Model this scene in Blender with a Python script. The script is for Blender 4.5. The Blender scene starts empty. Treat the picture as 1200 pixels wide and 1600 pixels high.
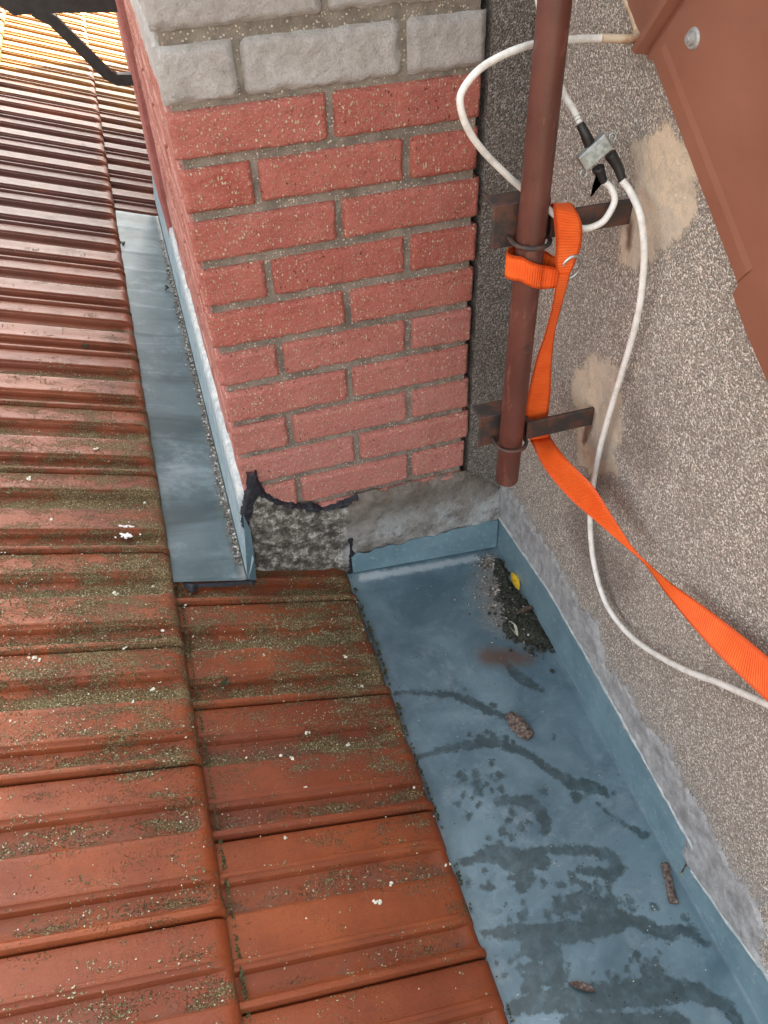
import bpy, bmesh, math, random
import numpy as np
from mathutils import Vector, Matrix
C = bpy.context.scene.collection
SC = bpy.context.scene
random.seed(7); RNG = np.random.default_rng(7)
CAM_LOC = [-0.66763, -1.34706, 1.56983]
CAM_ROT = [[0.956311, 0.223842, -0.188052], [-0.29081, 0.662399, -0.690403], [-0.029975, 0.714928, 0.698555]]
# ---------------------------------------------------------------- camera, sky, sun, exposure
cd = bpy.data.cameras.new('camera'); cam = bpy.data.objects.new('camera', cd); C.objects.link(cam)
m = Matrix(CAM_ROT).to_4x4(); m.translation = Vector(CAM_LOC); cam.matrix_world = m
cd.sensor_fit = 'VERTICAL'; cd.sensor_height = 36.0; cd.lens = 1282 / 1600 * 36.0
cd.clip_start = 0.01; cd.clip_end = 500
SC.camera = cam
SUN_AZ = math.radians(38)     # from +Y towards +X
SUN_EL = math.radians(36)
w = bpy.data.worlds.new('World'); SC.world = w; w.use_nodes = True
wn = w.node_tree; bg = wn.nodes['Background']
sk = wn.nodes.new('ShaderNodeTexSky'); sk.sky_type = 'NISHITA'; sk.sun_disc = False
sk.sun_elevation = SUN_EL; sk.sun_rotation = SUN_AZ
sk.air_density = 1.0; sk.dust_density = 5.0; sk.ozone_density = 1.0
# thin bright overcast veil: the sky's own brightness with most of its blue washed out, uneven like high cloud
bw = wn.nodes.new('ShaderNodeRGBToBW'); wn.links.new(sk.outputs[0], bw.inputs[0])
tint = wn.nodes.new('ShaderNodeMix'); tint.data_type = 'RGBA'; tint.blend_type = 'MULTIPLY'; tint.inputs[0].default_value = 1
wn.links.new(bw.outputs[0], tint.inputs[6]); tint.inputs[7].default_value = (1.0, .965, .90, 1)
tc = wn.nodes.new('ShaderNodeTexCoord'); cn = wn.nodes.new('ShaderNodeTexNoise'); cn.inputs['Scale'].default_value = 3.0; cn.inputs['Detail'].default_value = 6
wn.links.new(tc.outputs['Generated'], cn.inputs['Vector'])
mr = wn.nodes.new('ShaderNodeMapRange'); wn.links.new(cn.outputs['Fac'], mr.inputs[0]); mr.inputs[1].default_value = .3; mr.inputs[2].default_value = .6; mr.inputs[3].default_value = .60; mr.inputs[4].default_value = .95
veil = wn.nodes.new('ShaderNodeMix'); veil.data_type = 'RGBA'; wn.links.new(mr.outputs[0], veil.inputs[0]); wn.links.new(sk.outputs[0], veil.inputs[6]); wn.links.new(tint.outputs[2], veil.inputs[7])
wn.links.new(veil.outputs[2], bg.inputs[0]); bg.inputs[1].default_value = 0.15
sl = bpy.data.lights.new('sun', 'SUN'); sl.energy = 4.5; sl.angle = math.radians(0.5); sl.color = (1, .84, .44)
sun = bpy.data.objects.new('sun', sl); C.objects.link(sun)
sdir = Vector((math.sin(SUN_AZ) * math.cos(SUN_EL), math.cos(SUN_AZ) * math.cos(SUN_EL), math.sin(SUN_EL)))
sun.rotation_euler = sdir.to_track_quat('Z', 'Y').to_euler()
sun.location = (3, 6, 8)
SC.view_settings.view_transform = 'Standard'; SC.view_settings.look = 'None'
SC.view_settings.exposure = 3.18; SC.view_settings.gamma = 1.0
SC.view_settings.use_curve_mapping = False
SC.render.engine = 'CYCLES'
# ---------------------------------------------------------------- measured shapes, metres
WET = [[[-0.3881, -0.3698, 0.0069], [-0.3257, -0.3882, 0.0069], [-0.2713, -0.4077, 0.0082], [-0.2342, -0.4444, 0.0122], [-0.208, -0.4723, 0.0107], [-0.1803, -0.4954, 0.0066]], [[-0.2395, -0.3996, 0.0042]], [[-0.1985, -0.46, 0.0081]], [[-0.1282, -0.3658, 0.0101], [-0.1143, -0.3991, 0.0142], [-0.0999, -0.4266, 0.014], [-0.0803, -0.4518, 0.0083]], [[-0.3958, -0.5302, 0.0062], [-0.3277, -0.5288, 0.0089], [-0.294, -0.5341, 0.0101], [-0.2544, -0.5396, 0.0115], [-0.217, -0.5507, 0.0128], [-0.185, -0.5742, 0.0114], [-0.1627, -0.6053, 0.01], [-0.1377, -0.6443, 0.0111], [-0.112, -0.6769, 0.0145], [-0.0792, -0.6939, 0.0169], [-0.0596, -0.7112, 0.012]], [[-0.1195, -0.7033, 0.0143]], [[-0.2712, -0.5125, 0.0077]], [[-0.2268, -0.5288, 0.0065]], [[-0.1938, -0.5544, 0.0077]], [[-0.0847, -0.7264, 0.0036], [-0.0725, -0.7591, 0.0047], [-0.0484, -0.7894, 0.0046], [-0.0305, -0.812, 0.0091], [-0.0203, -0.8111, 0.0057]], [[-0.3204, -0.6034, 0.0097]], [[-0.2946, -0.5978, 0.0098]], [[-0.2545, -0.5857, 0.0087]], [[-0.3045, -0.637, 0.0119]], [[-0.2504, -0.6168, 0.0085]], [[-0.2568, -0.6455, 0.0096]], [[-0.3126, -0.6643, 0.007]], [[-0.3328, -0.6358, 0.0071]], [[-0.1763, -0.6751, 0.0096]], [[-0.274, -0.6701, 0.0094], [-0.2451, -0.6731, 0.0106], [-0.2167, -0.6872, 0.0165], [-0.2032, -0.7093, 0.0163], [-0.1993, -0.7391, 0.0114]], [[-0.2557, -0.6978, 0.0093]], [[-0.2865, -0.7225, 0.0079]], [[-0.2498, -0.7308, 0.0091]], [[-0.2118, -0.7514, 0.0091]], [[-0.277, -0.7776, 0.0088], [-0.2063, -0.7884, 0.0089], [-0.1688, -0.8021, 0.01], [-0.1343, -0.8137, 0.0111], [-0.111, -0.8309, 0.0132], [-0.1059, -0.8538, 0.0131], [-0.1283, -0.8657, 0.015], [-0.1525, -0.8486, 0.0108], [-0.1812, -0.8401, 0.0054]], [[-0.3915, -0.7624, 0.0054], [-0.3537, -0.7611, 0.0109], [-0.3168, -0.7632, 0.0197], [-0.2842, -0.7881, 0.026], [-0.2801, -0.8143, 0.0214], [-0.2954, -0.8341, 0.0137]], [[-0.2842, -0.7881, 0.0217], [-0.2356, -0.8026, 0.0153]], [[-0.2546, -0.8378, 0.0074]], [[-0.2264, -0.8523, 0.0095]], [[-0.1968, -0.8477, 0.0096]], [[-0.1799, -0.8686, 0.0117]], [[-0.2174, -0.8813, 0.0125]], [[-0.2456, -0.8787, 0.0104]], [[-0.2562, -0.893, 0.0102], [-0.1732, -0.8885, 0.0147], [-0.1945, -0.9172, 0.0204], [-0.1506, -0.9071, 0.0166], [-0.1776, -0.9337, 0.0203], [-0.1447, -0.9321, 0.0123]], [[-0.3925, -0.8897, 0.006], [-0.3482, -0.9007, 0.0139], [-0.3045, -0.916, 0.0179], [-0.2501, -0.9323, 0.0199], [-0.1916, -0.9409, 0.0181], [-0.1342, -0.9433, 0.0123], [-0.1078, -0.9626, 0.0142], [-0.0834, -0.9867, 0.0121], [-0.0503, -0.9854, 0.0102], [-0.0352, -0.9944, 0.0101], [-0.0304, -1.0114, 0.008], [-0.0225, -1.0193, 0.005]], [[-0.0352, -0.9944, 0.0081], [-0.0344, -0.9766, 0.0062], [-0.0363, -0.9669, 0.0062]], [[-0.3045, -0.916, 0.0179], [-0.3217, -0.9351, 0.0196], [-0.294, -0.9543, 0.0194], [-0.29, -0.9715, 0.0135]], [[-0.3183, -0.886, 0.0101], [-0.3083, -0.8775, 0.0082]], [[-0.3916, -1.0127, 0.011], [-0.3364, -1.0193, 0.0184], [-0.2745, -1.0329, 0.0222], [-0.2081, -1.0478, 0.0224], [-0.1356, -1.0594, 0.0226], [-0.0862, -1.0793, 0.017], [-0.0657, -1.0956, 0.0132], [-0.0429, -1.1174, 0.0112], [-0.0437, -1.1368, 0.0129]], [[-0.3334, -0.9743, 0.0209], [-0.2988, -0.9899, 0.019]], [[-0.149, -1.0296, 0.0134], [-0.1305, -1.0299, 0.0097]], [[-0.3489, -0.9954, 0.0168]], [[-0.3019, -1.0688, 0.0268], [-0.2235, -1.0972, 0.0269], [-0.1403, -1.1174, 0.0226]], [[-0.3224, -0.5912, 0.0098]], [[-0.2756, -0.6409, 0.0048]], [[-0.3196, -0.5762, 0.0031]], [[-0.3511, -0.6507, 0.007]], [[-0.3317, -0.6096, 0.003]], [[-0.2958, -0.6026, 0.0049]], [[-0.2555, -0.6189, 0.0049]], [[-0.2979, -0.6188, 0.0096]], [[-0.309, -0.6164, 0.003]], [[-0.2994, -0.628, 0.0048]], [[-0.2856, -0.6287, 0.0048]], [[-0.3403, -0.6796, 0.0092]], [[-0.2667, -0.6121, 0.0049]], [[-0.2597, -0.6256, 0.0073]], [[-0.3179, -0.6465, 0.0047]], [[-0.2806, -0.626, 0.006]], [[-0.2904, -0.741, 0.0028]], [[-0.3025, -0.6925, 0.0029]], [[-0.3019, -0.7463, 0.0067]], [[-0.2684, -0.7087, 0.0069]], [[-0.2667, -0.7149, 0.0029]], [[-0.2338, -0.7254, 0.0069]], [[-0.2093, -0.7429, 0.0057]], [[-0.3218, -0.7328, 0.0067]], [[-0.2474, -0.7313, 0.0046]], [[-0.2518, -0.7367, 0.0068]], [[-0.2896, -0.7309, 0.009]], [[-0.275, -0.7421, 0.009]], [[-0.1794, -0.835, 0.0054]], [[-0.1181, -0.9051, 0.0026]], [[-0.1962, -0.8948, 0.0052]], [[-0.1634, -0.8697, 0.0085]], [[-0.159, -0.8989, 0.0052]], [[-0.1933, -0.8785, 0.0042]], [[-0.1935, -0.8519, 0.0064]], [[-0.1927, -0.8766, 0.0084]], [[-0.2297, -0.8551, 0.0042]], [[-0.1892, -0.8516, 0.0054]], [[-0.2346, -0.8646, 0.0026]], [[-0.1439, -0.8813, 0.0064]], [[-0.2138, -0.8772, 0.0084]], [[-0.1439, -0.8757, 0.0064]], [[-0.1728, -0.8911, 0.0042]], [[-0.1651, -0.8872, 0.0042]], [[-0.3348, -0.8522, 0.0041]], [[-0.1558, -0.8782, 0.0064]], [[-0.2001, -0.8507, 0.0053]], [[-0.2145, -0.8855, 0.0042]], [[-0.1578, -0.9073, 0.0083]], [[-0.1441, -0.8776, 0.0064]], [[-0.1764, -0.8654, 0.0064]], [[-0.2209, -0.8995, 0.0082]], [[-0.2485, -0.8831, 0.0052]], [[-0.2008, -0.8376, 0.0054]], [[-0.314, -0.9022, 0.005]], [[-0.2458, -0.8899, 0.0052]], [[-0.2305, -0.9021, 0.0041]], [[-0.271, -0.8931, 0.0082]], [[-0.2547, -0.8836, 0.0052]], [[-0.3384, -0.8817, 0.0051]], [[-0.3066, -0.9043, 0.006]], [[-0.3207, -0.9067, 0.006]], [[-0.1675, -0.9187, 0.0082]], [[-0.2152, -0.9489, 0.004]], [[-0.2034, -0.8783, 0.0063]], [[-0.2724, -0.9009, 0.0061]], [[-0.2461, -0.9286, 0.008]], [[-0.355, -0.865, 0.0051]], [[-0.3054, -0.8624, 0.0052]], [[-0.2663, -0.8916, 0.0041]], [[-0.3076, -0.8706, 0.0041]], [[-0.2659, -0.922, 0.0025]], [[-0.1567, -0.9243, 0.0041]], [[-0.2482, -0.9043, 0.0051]], [[-0.1207, -0.9298, 0.0083]], [[-0.1254, -0.9362, 0.0062]], [[-0.1561, -0.9176, 0.0041]], [[-0.1647, -0.9547, 0.0025]], [[-0.2069, -0.9395, 0.006]], [[-0.1165, -0.9162, 0.0084]], [[-0.1597, -0.925, 0.0082]], [[-0.1662, -0.9327, 0.0082]], [[-0.1804, -0.9336, 0.0051]], [[-0.134, -0.9141, 0.0083]], [[-0.1639, -0.9084, 0.0042]], [[-0.1446, -0.9396, 0.0061]], [[-0.0787, -0.9348, 0.0083]], [[-0.1185, -0.9503, 0.0026]], [[-0.3543, -0.9585, 0.0077]], [[-0.3543, -0.9427, 0.0077]], [[-0.3584, -0.9601, 0.0038]], [[-0.3646, -0.9447, 0.0058]], [[-0.3833, -0.9633, 0.0038]], [[-0.346, -0.9408, 0.0049]], [[-0.3613, -0.9453, 0.0048]], [[-0.304, -0.9564, 0.0049]], [[-0.3276, -0.9582, 0.0077]], [[-0.3072, -0.9575, 0.0024]], [[-0.3046, -0.9255, 0.0025]], [[-0.3693, -0.9455, 0.0039]], [[-0.2769, -0.9566, 0.0039]], [[-0.3884, -0.939, 0.0048]], [[-0.3511, -0.9731, 0.0057]], [[-0.3876, -0.9325, 0.0024]], [[-0.2871, -0.8191, 0.0053]], [[-0.3361, -0.8008, 0.0053]], [[-0.305, -0.8094, 0.0054]], [[-0.3506, -0.8188, 0.0084]], [[-0.3039, -0.8142, 0.0085]], [[-0.3856, -0.7984, 0.0085]], [[-0.2975, -0.8304, 0.0063]], [[-0.346, -0.7874, 0.0065]], [[-0.2525, -0.8054, 0.0065]], [[-0.3667, -0.8134, 0.0042]], [[-0.2689, -0.8135, 0.0027]], [[-0.3068, -0.8136, 0.0064]], [[-0.2544, -0.5222, 0.0077]], [[-0.2008, -0.5418, 0.0077]], [[-0.2328, -0.5173, 0.0065]], [[-0.2484, -0.5281, 0.0103]], [[-0.211, -0.5383, 0.0052]], [[-0.2196, -0.5426, 0.0032]], [[-0.2198, -0.537, 0.0077]], [[-0.1022, -0.5693, 0.0078]], [[-0.0442, -0.7184, 0.0048]], [[-0.1186, -0.6744, 0.003]], [[-0.089, -0.6918, 0.006]], [[-0.0907, -0.6851, 0.0049]], [[-0.1057, -0.6852, 0.0048]], [[-0.0737, -0.7061, 0.0096]], [[-0.0722, -0.7105, 0.003]], [[-0.1017, -0.7097, 0.003]], [[-0.1263, -0.9841, 0.004]], [[-0.1258, -1.0158, 0.0078]], [[-0.1669, -1.004, 0.0049]], [[-0.1225, -1.0122, 0.0049]], [[-0.1226, -1.0334, 0.0077]], [[-0.1728, -1.0353, 0.0076]], [[-0.1516, -0.9996, 0.0078]], [[-0.1472, -1.0367, 0.0048]], [[-0.1541, -1.006, 0.0039]], [[-0.1108, -1.0074, 0.0059]], [[-0.2033, -1.0462, 0.0047]], [[-0.1678, -1.0464, 0.0024]], [[-0.1808, -1.016, 0.0058]], [[-0.2347, -1.0463, 0.0056]], [[-0.2029, -1.0221, 0.0076]], [[-0.1487, -1.0448, 0.0024]], [[-0.1404, -1.0108, 0.0059]], [[-0.2383, -1.0029, 0.0024]], [[-0.1385, -1.0606, 0.0057]], [[-0.2118, -1.0132, 0.0077]], [[-0.3058, -1.014, 0.0047]], [[-0.2712, -1.0222, 0.0047]], [[-0.2064, -1.0078, 0.0048]], [[-0.2731, -0.9794, 0.0058]], [[-0.1785, -1.0275, 0.0024]], [[-0.2787, -0.9896, 0.0038]]]
RUST = [[[-0.1594, -0.3343, 0.0233], [-0.1205, -0.3476, 0.0233], [-0.0767, -0.3642, 0.0146]]]
DIRT = [[[-0.0439, -0.0634, 0.0374], [-0.0615, -0.1483, 0.0583], [-0.0519, -0.2256, 0.0806], [-0.0355, -0.3013, 0.0482]]]
SCUFF = [[[-0.3729, 0.0049, 0.0117], [-0.2383, 0.0002, 0.0154], [-0.1353, -0.0039, 0.0139], [-0.073, -0.003, 0.0088]]]
UPSTAND = [[-0.0033, 0.1044], [-0.3015, 0.1403], [-0.6011, 0.131], [-0.8837, 0.1149], [-0.8987, 0.1134], [-0.9039, 0.057], [-0.9139, 0.0581], [-1.0165, 0.0815], [-1.109, 0.1099]]
CEMENT_BAND = [[0.0131, 0.1977], [-0.0289, 0.2298], [-0.1028, 0.2393], [-0.179, 0.2358], [-0.2724, 0.2519], [-0.3706, 0.235], [-0.4125, 0.2242], [-0.4825, 0.2534], [-0.5101, 0.2271], [-0.5497, 0.1887], [-0.6445, 0.2222], [-0.672, 0.1997], [-0.7394, 0.233], [-0.7602, 0.2407], [-0.8293, 0.2198], [-0.8597, 0.2191], [-0.915, 0.2117], [-0.966, 0.2005], [-1.0414, 0.2364]]
PATCH_A = [[-0.378, 1.1776], [-0.312, 1.1311], [-0.3092, 1.0938], [-0.3336, 1.072], [-0.3303, 1.0558], [-0.3109, 1.0027], [-0.3276, 0.9547], [-0.3758, 0.9566], [-0.4092, 0.9904], [-0.4638, 1.0441], [-0.487, 1.0983], [-0.4795, 1.1292], [-0.4447, 1.1666]]
PATCH_B = [[-0.2955, 0.7761], [-0.2751, 0.7331], [-0.2476, 0.7155], [-0.2383, 0.6571], [-0.2735, 0.6274], [-0.2943, 0.5745], [-0.3005, 0.5351], [-0.3696, 0.5413], [-0.412, 0.5851], [-0.4444, 0.6126], [-0.4232, 0.6477], [-0.437, 0.6783], [-0.4182, 0.7318], [-0.3925, 0.7619], [-0.3794, 0.7998], [-0.3331, 0.788]]
WALL_RUST = [[[-0.3382, 1.0236, 0.0054], [-0.3427, 1.0059, 0.0073], [-0.3466, 0.9845, 0.0037]], [[-0.3304, 0.6656, 0.0098], [-0.3277, 0.6347, 0.0113], [-0.3206, 0.5919, 0.0065]], [[-0.5817, 1.0681, 0.0023], [-0.6073, 1.0556, 0.003]]]
WALL_STAIN = [[[-0.4037, 0.5517, 0.0524], [-0.3506, 0.3838, 0.0605], [-0.5001, 0.4102, 0.0706]], [[-0.4299, 0.7698, 0.0436], [-0.4841, 0.7058, 0.0679]]]
CLADDING = [[-0.2545, 1.2882], [-0.2767, 1.2597], [-0.2958, 1.2484], [-0.327, 1.2388], [-0.3438, 1.2401], [-0.6086, 1.0639], [-0.6043, 1.0479], [-0.649, 1.0166], [-0.6608, 1.0236], [-0.6652, 1.0039], [-0.6773, 1.0023]]
CLAD_RIB = [[-0.3294, 1.3033], [-0.2958, 1.2484], [-0.327, 1.2388], [-0.3861, 1.3147]]
BOLT = [[-0.4198, 1.2835]]
CEMENT_BASE = [[-0.6075, 0.3614], [-0.6131, 0.3047], [-0.6219, 0.2042], [-0.6316, 0.1052], [-0.3941, 0.0199], [-0.3886, 0.0845], [-0.3047, 0.079], [-0.1356, 0.0737], [0.022, 0.0644], [-0.001, 0.1837], [-0.0992, 0.2791], [-0.1568, 0.2715], [-0.2361, 0.2744], [-0.2987, 0.2727], [-0.36, 0.281], [-0.3735, 0.2587], [-0.4528, 0.2606], [-0.51, 0.2886], [-0.5492, 0.3283], [-0.5812, 0.3573]]
BITUMEN = [[[-0.5885, 0.4154, 0.0083], [-0.5906, 0.3715, 0.0141], [-0.6048, 0.3414, 0.0143], [-0.6172, 0.306, 0.0116], [-0.6263, 0.2644, 0.0059]], [[-0.5848, 0.3622, 0.01], [-0.5651, 0.339, 0.0072], [-0.5448, 0.3172, 0.0059], [-0.4995, 0.2894, 0.0053], [-0.4447, 0.2663, 0.007], [-0.3946, 0.2652, 0.0055], [-0.365, 0.2745, 0.0039]], [[-0.3893, 0.1528, 0.0082], [-0.3901, 0.0873, 0.0102], [-0.3981, 0.0358, 0.0104]], [[-0.618, 0.1141, 0.0094], [-0.5529, 0.0839, 0.0065], [-0.4754, 0.0563, 0.0067], [-0.398, 0.0382, 0.0086]]]
COAX_LOOP = [[-0.008, -0.2385, 1.2931], [-0.008, -0.2707, 1.274], [-0.01, -0.2894, 1.2599], [-0.02, -0.2989, 1.2557], [-0.0587, -0.285, 1.2564], [-0.1073, -0.29, 1.2611], [-0.1518, -0.29, 1.2614], [-0.1953, -0.3, 1.2582], [-0.2356, -0.31, 1.2477], [-0.2578, -0.31, 1.2274], [-0.2622, -0.31, 1.209], [-0.2523, -0.31, 1.1804], [-0.2299, -0.305, 1.1488], [-0.1977, -0.3, 1.1152], [-0.1588, -0.295, 1.0789], [-0.1352, -0.306, 1.0612], [-0.1333, -0.332, 1.0605], [-0.1254, -0.346, 1.054], [-0.1051, -0.349, 1.0398], [-0.0835, -0.352, 1.0318], [-0.0679, -0.356, 1.0348], [-0.0544, -0.358, 1.0439], [-0.0409, -0.352, 1.0644], [-0.0452, -0.345, 1.0814], [-0.0561, -0.34, 1.091]]
COAX_DOWN = [[-0.1659, -0.3, 1.3327], [-0.1586, -0.3, 1.3052], [-0.1443, -0.295, 1.2676], [-0.127, -0.295, 1.2286], [-0.1109, -0.3, 1.1986], [-0.103, -0.315, 1.183], [-0.0993, -0.33, 1.1702]]
COAX_LONG = [[-0.0363, -0.355, 1.0948], [-0.0263, -0.365, 1.0811], [-0.03, -0.4035, 1.0659], [-0.025, -0.4185, 1.0302], [-0.022, -0.428, 0.986], [-0.02, -0.4321, 0.9262], [-0.018, -0.4239, 0.8488], [-0.016, -0.4101, 0.7599], [-0.016, -0.3996, 0.6576], [-0.016, -0.3996, 0.5685], [-0.018, -0.4146, 0.4859], [-0.02, -0.4583, 0.4086], [-0.02, -0.5243, 0.3621], [-0.02, -0.6189, 0.3776], [-0.02, -0.7364, 0.4515], [-0.02, -0.8269, 0.5294], [-0.02, -0.914, 0.6004], [-0.02, -0.9844, 0.6636]]
BOX = [[-0.1028, -0.35, 1.1337], [-0.072, -0.35, 1.1577], [-0.0615, -0.355, 1.1423], [-0.0915, -0.355, 1.1177]]
LUGS = [[-0.0561, -0.345, 1.1523], [-0.0918, -0.345, 1.1088]]
BOOTS = [[[-0.0993, -0.33, 1.1702], [-0.0911, -0.337, 1.1551], [-0.0814, -0.338, 1.1383]], [[-0.056, -0.34, 1.0901], [-0.0672, -0.338, 1.1105]], [[-0.033, -0.352, 1.0913], [-0.0395, -0.345, 1.1091], [-0.0517, -0.338, 1.1273]]]
TAPE_FLAG = [[-0.0686, -0.342, 1.1122], [-0.0531, -0.342, 1.0958], [-0.0613, -0.342, 1.0863], [-0.0744, -0.342, 1.0701], [-0.0734, -0.342, 1.0881]]
STRAP_TOP = [[[-0.1228, -0.32, 1.0357], [-0.076, -0.32, 1.0213]], [[-0.1261, -0.322, 1.0561], [-0.0903, -0.322, 1.0495]], [[-0.1282, -0.336, 1.0678], [-0.0991, -0.336, 1.0632]], [[-0.14, -0.36, 1.0714], [-0.1003, -0.36, 1.0578]], [[-0.1387, -0.366, 1.0537], [-0.0952, -0.366, 1.0428]], [[-0.1336, -0.367, 1.0251], [-0.0929, -0.367, 1.0181]], [[-0.1314, -0.368, 0.9959], [-0.098, -0.368, 0.9949]], [[-0.1224, -0.37, 0.9732], [-0.1078, -0.37, 0.9705]]]
STRAP_DROP = [[[-0.1261, -0.372, 0.979], [-0.1074, -0.372, 0.9755]], [[-0.1269, -0.37, 0.9607], [-0.1068, -0.368, 0.9559]], [[-0.123, -0.36, 0.9176], [-0.1033, -0.352, 0.9092]], [[-0.1246, -0.35, 0.8616], [-0.1041, -0.345, 0.8659]], [[-0.128, -0.34, 0.8146], [-0.0974, -0.335, 0.8046]], [[-0.1273, -0.325, 0.741], [-0.0843, -0.322, 0.7287]], [[-0.1239, -0.315, 0.6926], [-0.079, -0.315, 0.6814]], [[-0.1152, -0.31, 0.6513], [-0.0748, -0.31, 0.6452]], [[-0.1053, -0.31, 0.6148], [-0.0642, -0.31, 0.6099]]]
STRAP_RUN = [[[-0.1053, -0.31, 0.6148], [-0.0642, -0.31, 0.6099]], [[-0.1, -0.3662, 0.5952], [-0.09, -0.4236, 0.6543]], [[-0.085, -0.4343, 0.5808], [-0.075, -0.4826, 0.6468]], [[-0.07, -0.4939, 0.5801], [-0.06, -0.523, 0.619]], [[-0.055, -0.5666, 0.5846], [-0.05, -0.5824, 0.5973]], [[-0.05, -0.628, 0.5945], [-0.045, -0.6248, 0.5954]], [[-0.05, -0.6908, 0.5952], [-0.035, -0.6721, 0.5974]], [[-0.05, -0.7607, 0.602], [-0.03, -0.7362, 0.6201]], [[-0.05, -0.8339, 0.6157], [-0.03, -0.8175, 0.6522]], [[-0.05, -0.9225, 0.6415], [-0.03, -0.8791, 0.6729]], [[-0.05, -0.9988, 0.6656], [-0.03, -0.9562, 0.6973]]]
RING = [[-0.1036, -0.3665, 0.9822]]
WRAP = [[-0.193, -0.355, 1.0056], [-0.1896, -0.355, 0.9648], [-0.1278, -0.36, 0.9813], [-0.1297, -0.36, 0.9382]]
YELLOW_LEAF = [[-0.0122, -0.1295, 0.0005], [-0.0197, -0.1865, 0.0009]]
BROWN_LEAF = [[-0.0548, -0.2515, 0.0025], [0.0047, -0.2422, -0.0002]]
PALE_LEAF = [[-0.0749, -0.2598, 0.0034], [-0.0735, -0.3059, 0.0033]]
BARK = [[-0.1745, -0.4922, 0.0079], [-0.1544, -0.5581, 0.0069]]
STICK = [[-0.0207, -0.873, 0.0009], [-0.0432, -0.9416, 0.0019]]
DRY_LEAF = [[-0.2852, -1.0063, 0.0128], [-0.2473, -1.031, 0.0111]]
PILE = [[[-0.0433, -0.186, 0.02], [-0.0341, -0.2309, 0.0371], [-0.0379, -0.2847, 0.0429], [-0.0221, -0.3365, 0.0186]], [[-0.0233, -0.0647, 0.0114], [-0.0386, -0.155, 0.0186]], [[-0.0753, -0.2797, 0.0229]]]
DROPPING = [[-0.8872, 0.1061, 0.2469], [-0.8892, 0.0759, 0.2476]]
MOSS_TUFT = [[-0.9457, 0.8863, 0.2659], [-0.7983, 1.6793, 0.191], [-0.6761, 1.3477, 0.1613], [-0.7409, -0.3374, 0.1674]]
LICHEN = [[-0.8411, -0.2083, 0.2319], [-0.8749, -0.3589, 0.2429], [-1.1093, -0.3992, 0.3191], [-1.0848, 0.2722, 0.3111], [-0.8412, 0.1879, 0.232], [-1.0724, -0.2645, 0.3071], [-1.0617, -0.2685, 0.3036], [-0.9283, -0.1035, 0.2603], [-0.9199, -0.1057, 0.2575], [-0.83, -0.2432, 0.2283], [-0.9783, 0.017, 0.2765], [-1.1289, 0.0255, 0.3255], [-1.0387, 0.127, 0.2962], [-0.9135, -0.2502, 0.2555], [-0.9113, -0.3819, 0.2547], [-0.9367, 0.3977, 0.263], [-0.9131, 0.347, 0.2553], [-1.0639, -0.0575, 0.3043], [-0.8458, -0.0845, 0.2335], [-0.463, -0.3641, 0.0741], [-0.5315, -0.5013, 0.0963], [-0.4345, -0.6142, 0.0648], [-0.6051, -0.4668, 0.1203], [-0.6351, -0.3861, 0.13], [-0.4972, -0.3925, 0.0852], [-0.6639, -0.5104, 0.1394], [-0.6344, -0.5862, 0.1298], [-0.7909, -0.1132, 0.1806], [-0.7859, -0.2015, 0.179], [-0.6471, -0.5169, 0.1339], [-0.4187, -0.7744, 0.0597], [-0.5633, -0.8152, 0.1067], [-0.5318, -0.7872, 0.0964], [-0.6839, -0.8168, 0.1459], [-0.6913, -0.6741, 0.1483], [-0.7283, -0.5047, 0.1603], [-0.4792, -0.2821, 0.0794]]
BIT_ROOF = [[-0.7918, -0.043, 0.1829], [-0.7723, -0.0715, 0.1766], [-0.7536, -0.0524, 0.1705], [-0.7011, -0.0524, 0.1534], [-0.6327, -0.0426, 0.1312]]
BRK = [[-0.917, 1.0607], [-0.9245, 1.002], [-0.6091, 0.9724], [-0.8401, 0.9617], [-0.7048, 0.7817], [-0.6107, 0.7672]]
# ---------------------------------------------------------------- helpers
def props(o, label=None, cat=None, group=None, kind=None):
    if label: o['label'] = label
    if cat: o['category'] = cat
    if group: o['group'] = group
    if kind: o['kind'] = kind
    return o
def thing(name, label, cat, loc=(0, 0, 0), group=None):
    o = bpy.data.objects.new(name, None); C.objects.link(o); o.location = loc
    o.empty_display_size = .05
    return props(o, label, cat, group)
def base_of(p):
    v = Vector((0, 0, 0))
    while p is not None:
        v = v + p.location; p = p.parent
    return v
def mesh(name, verts, faces, mat, parent=None, smooth=False, attrs=None):
    """one mesh object; verts are world coordinates, moved into the parent's frame"""
    b = base_of(parent)
    me = bpy.data.meshes.new(name)
    me.from_pydata([(v[0] - b.x, v[1] - b.y, v[2] - b.z) for v in verts], [], faces)
    if attrs:
        for k, a in attrs.items():
            at = me.attributes.new(k, 'FLOAT', 'POINT'); at.data.foreach_set('value', np.asarray(a, dtype=np.float32))
    if smooth: me.polygons.foreach_set('use_smooth', [True] * len(me.polygons))
    me.materials.append(mat); me.update()
    o = bpy.data.objects.new(name, me); C.objects.link(o)
    if parent is not None: o.parent = parent
    return o
def from_bm(name, bm, mat, parent=None, smooth=False):
    bmesh.ops.recalc_face_normals(bm, faces=bm.faces)
    b = base_of(parent)
    bmesh.ops.translate(bm, verts=bm.verts, vec=-b)
    me = bpy.data.meshes.new(name); bm.to_mesh(me); bm.free()
    if smooth: me.polygons.foreach_set('use_smooth', [True] * len(me.polygons))
    me.materials.append(mat)
    o = bpy.data.objects.new(name, me); C.objects.link(o)
    if parent is not None: o.parent = parent
    return o
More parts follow.
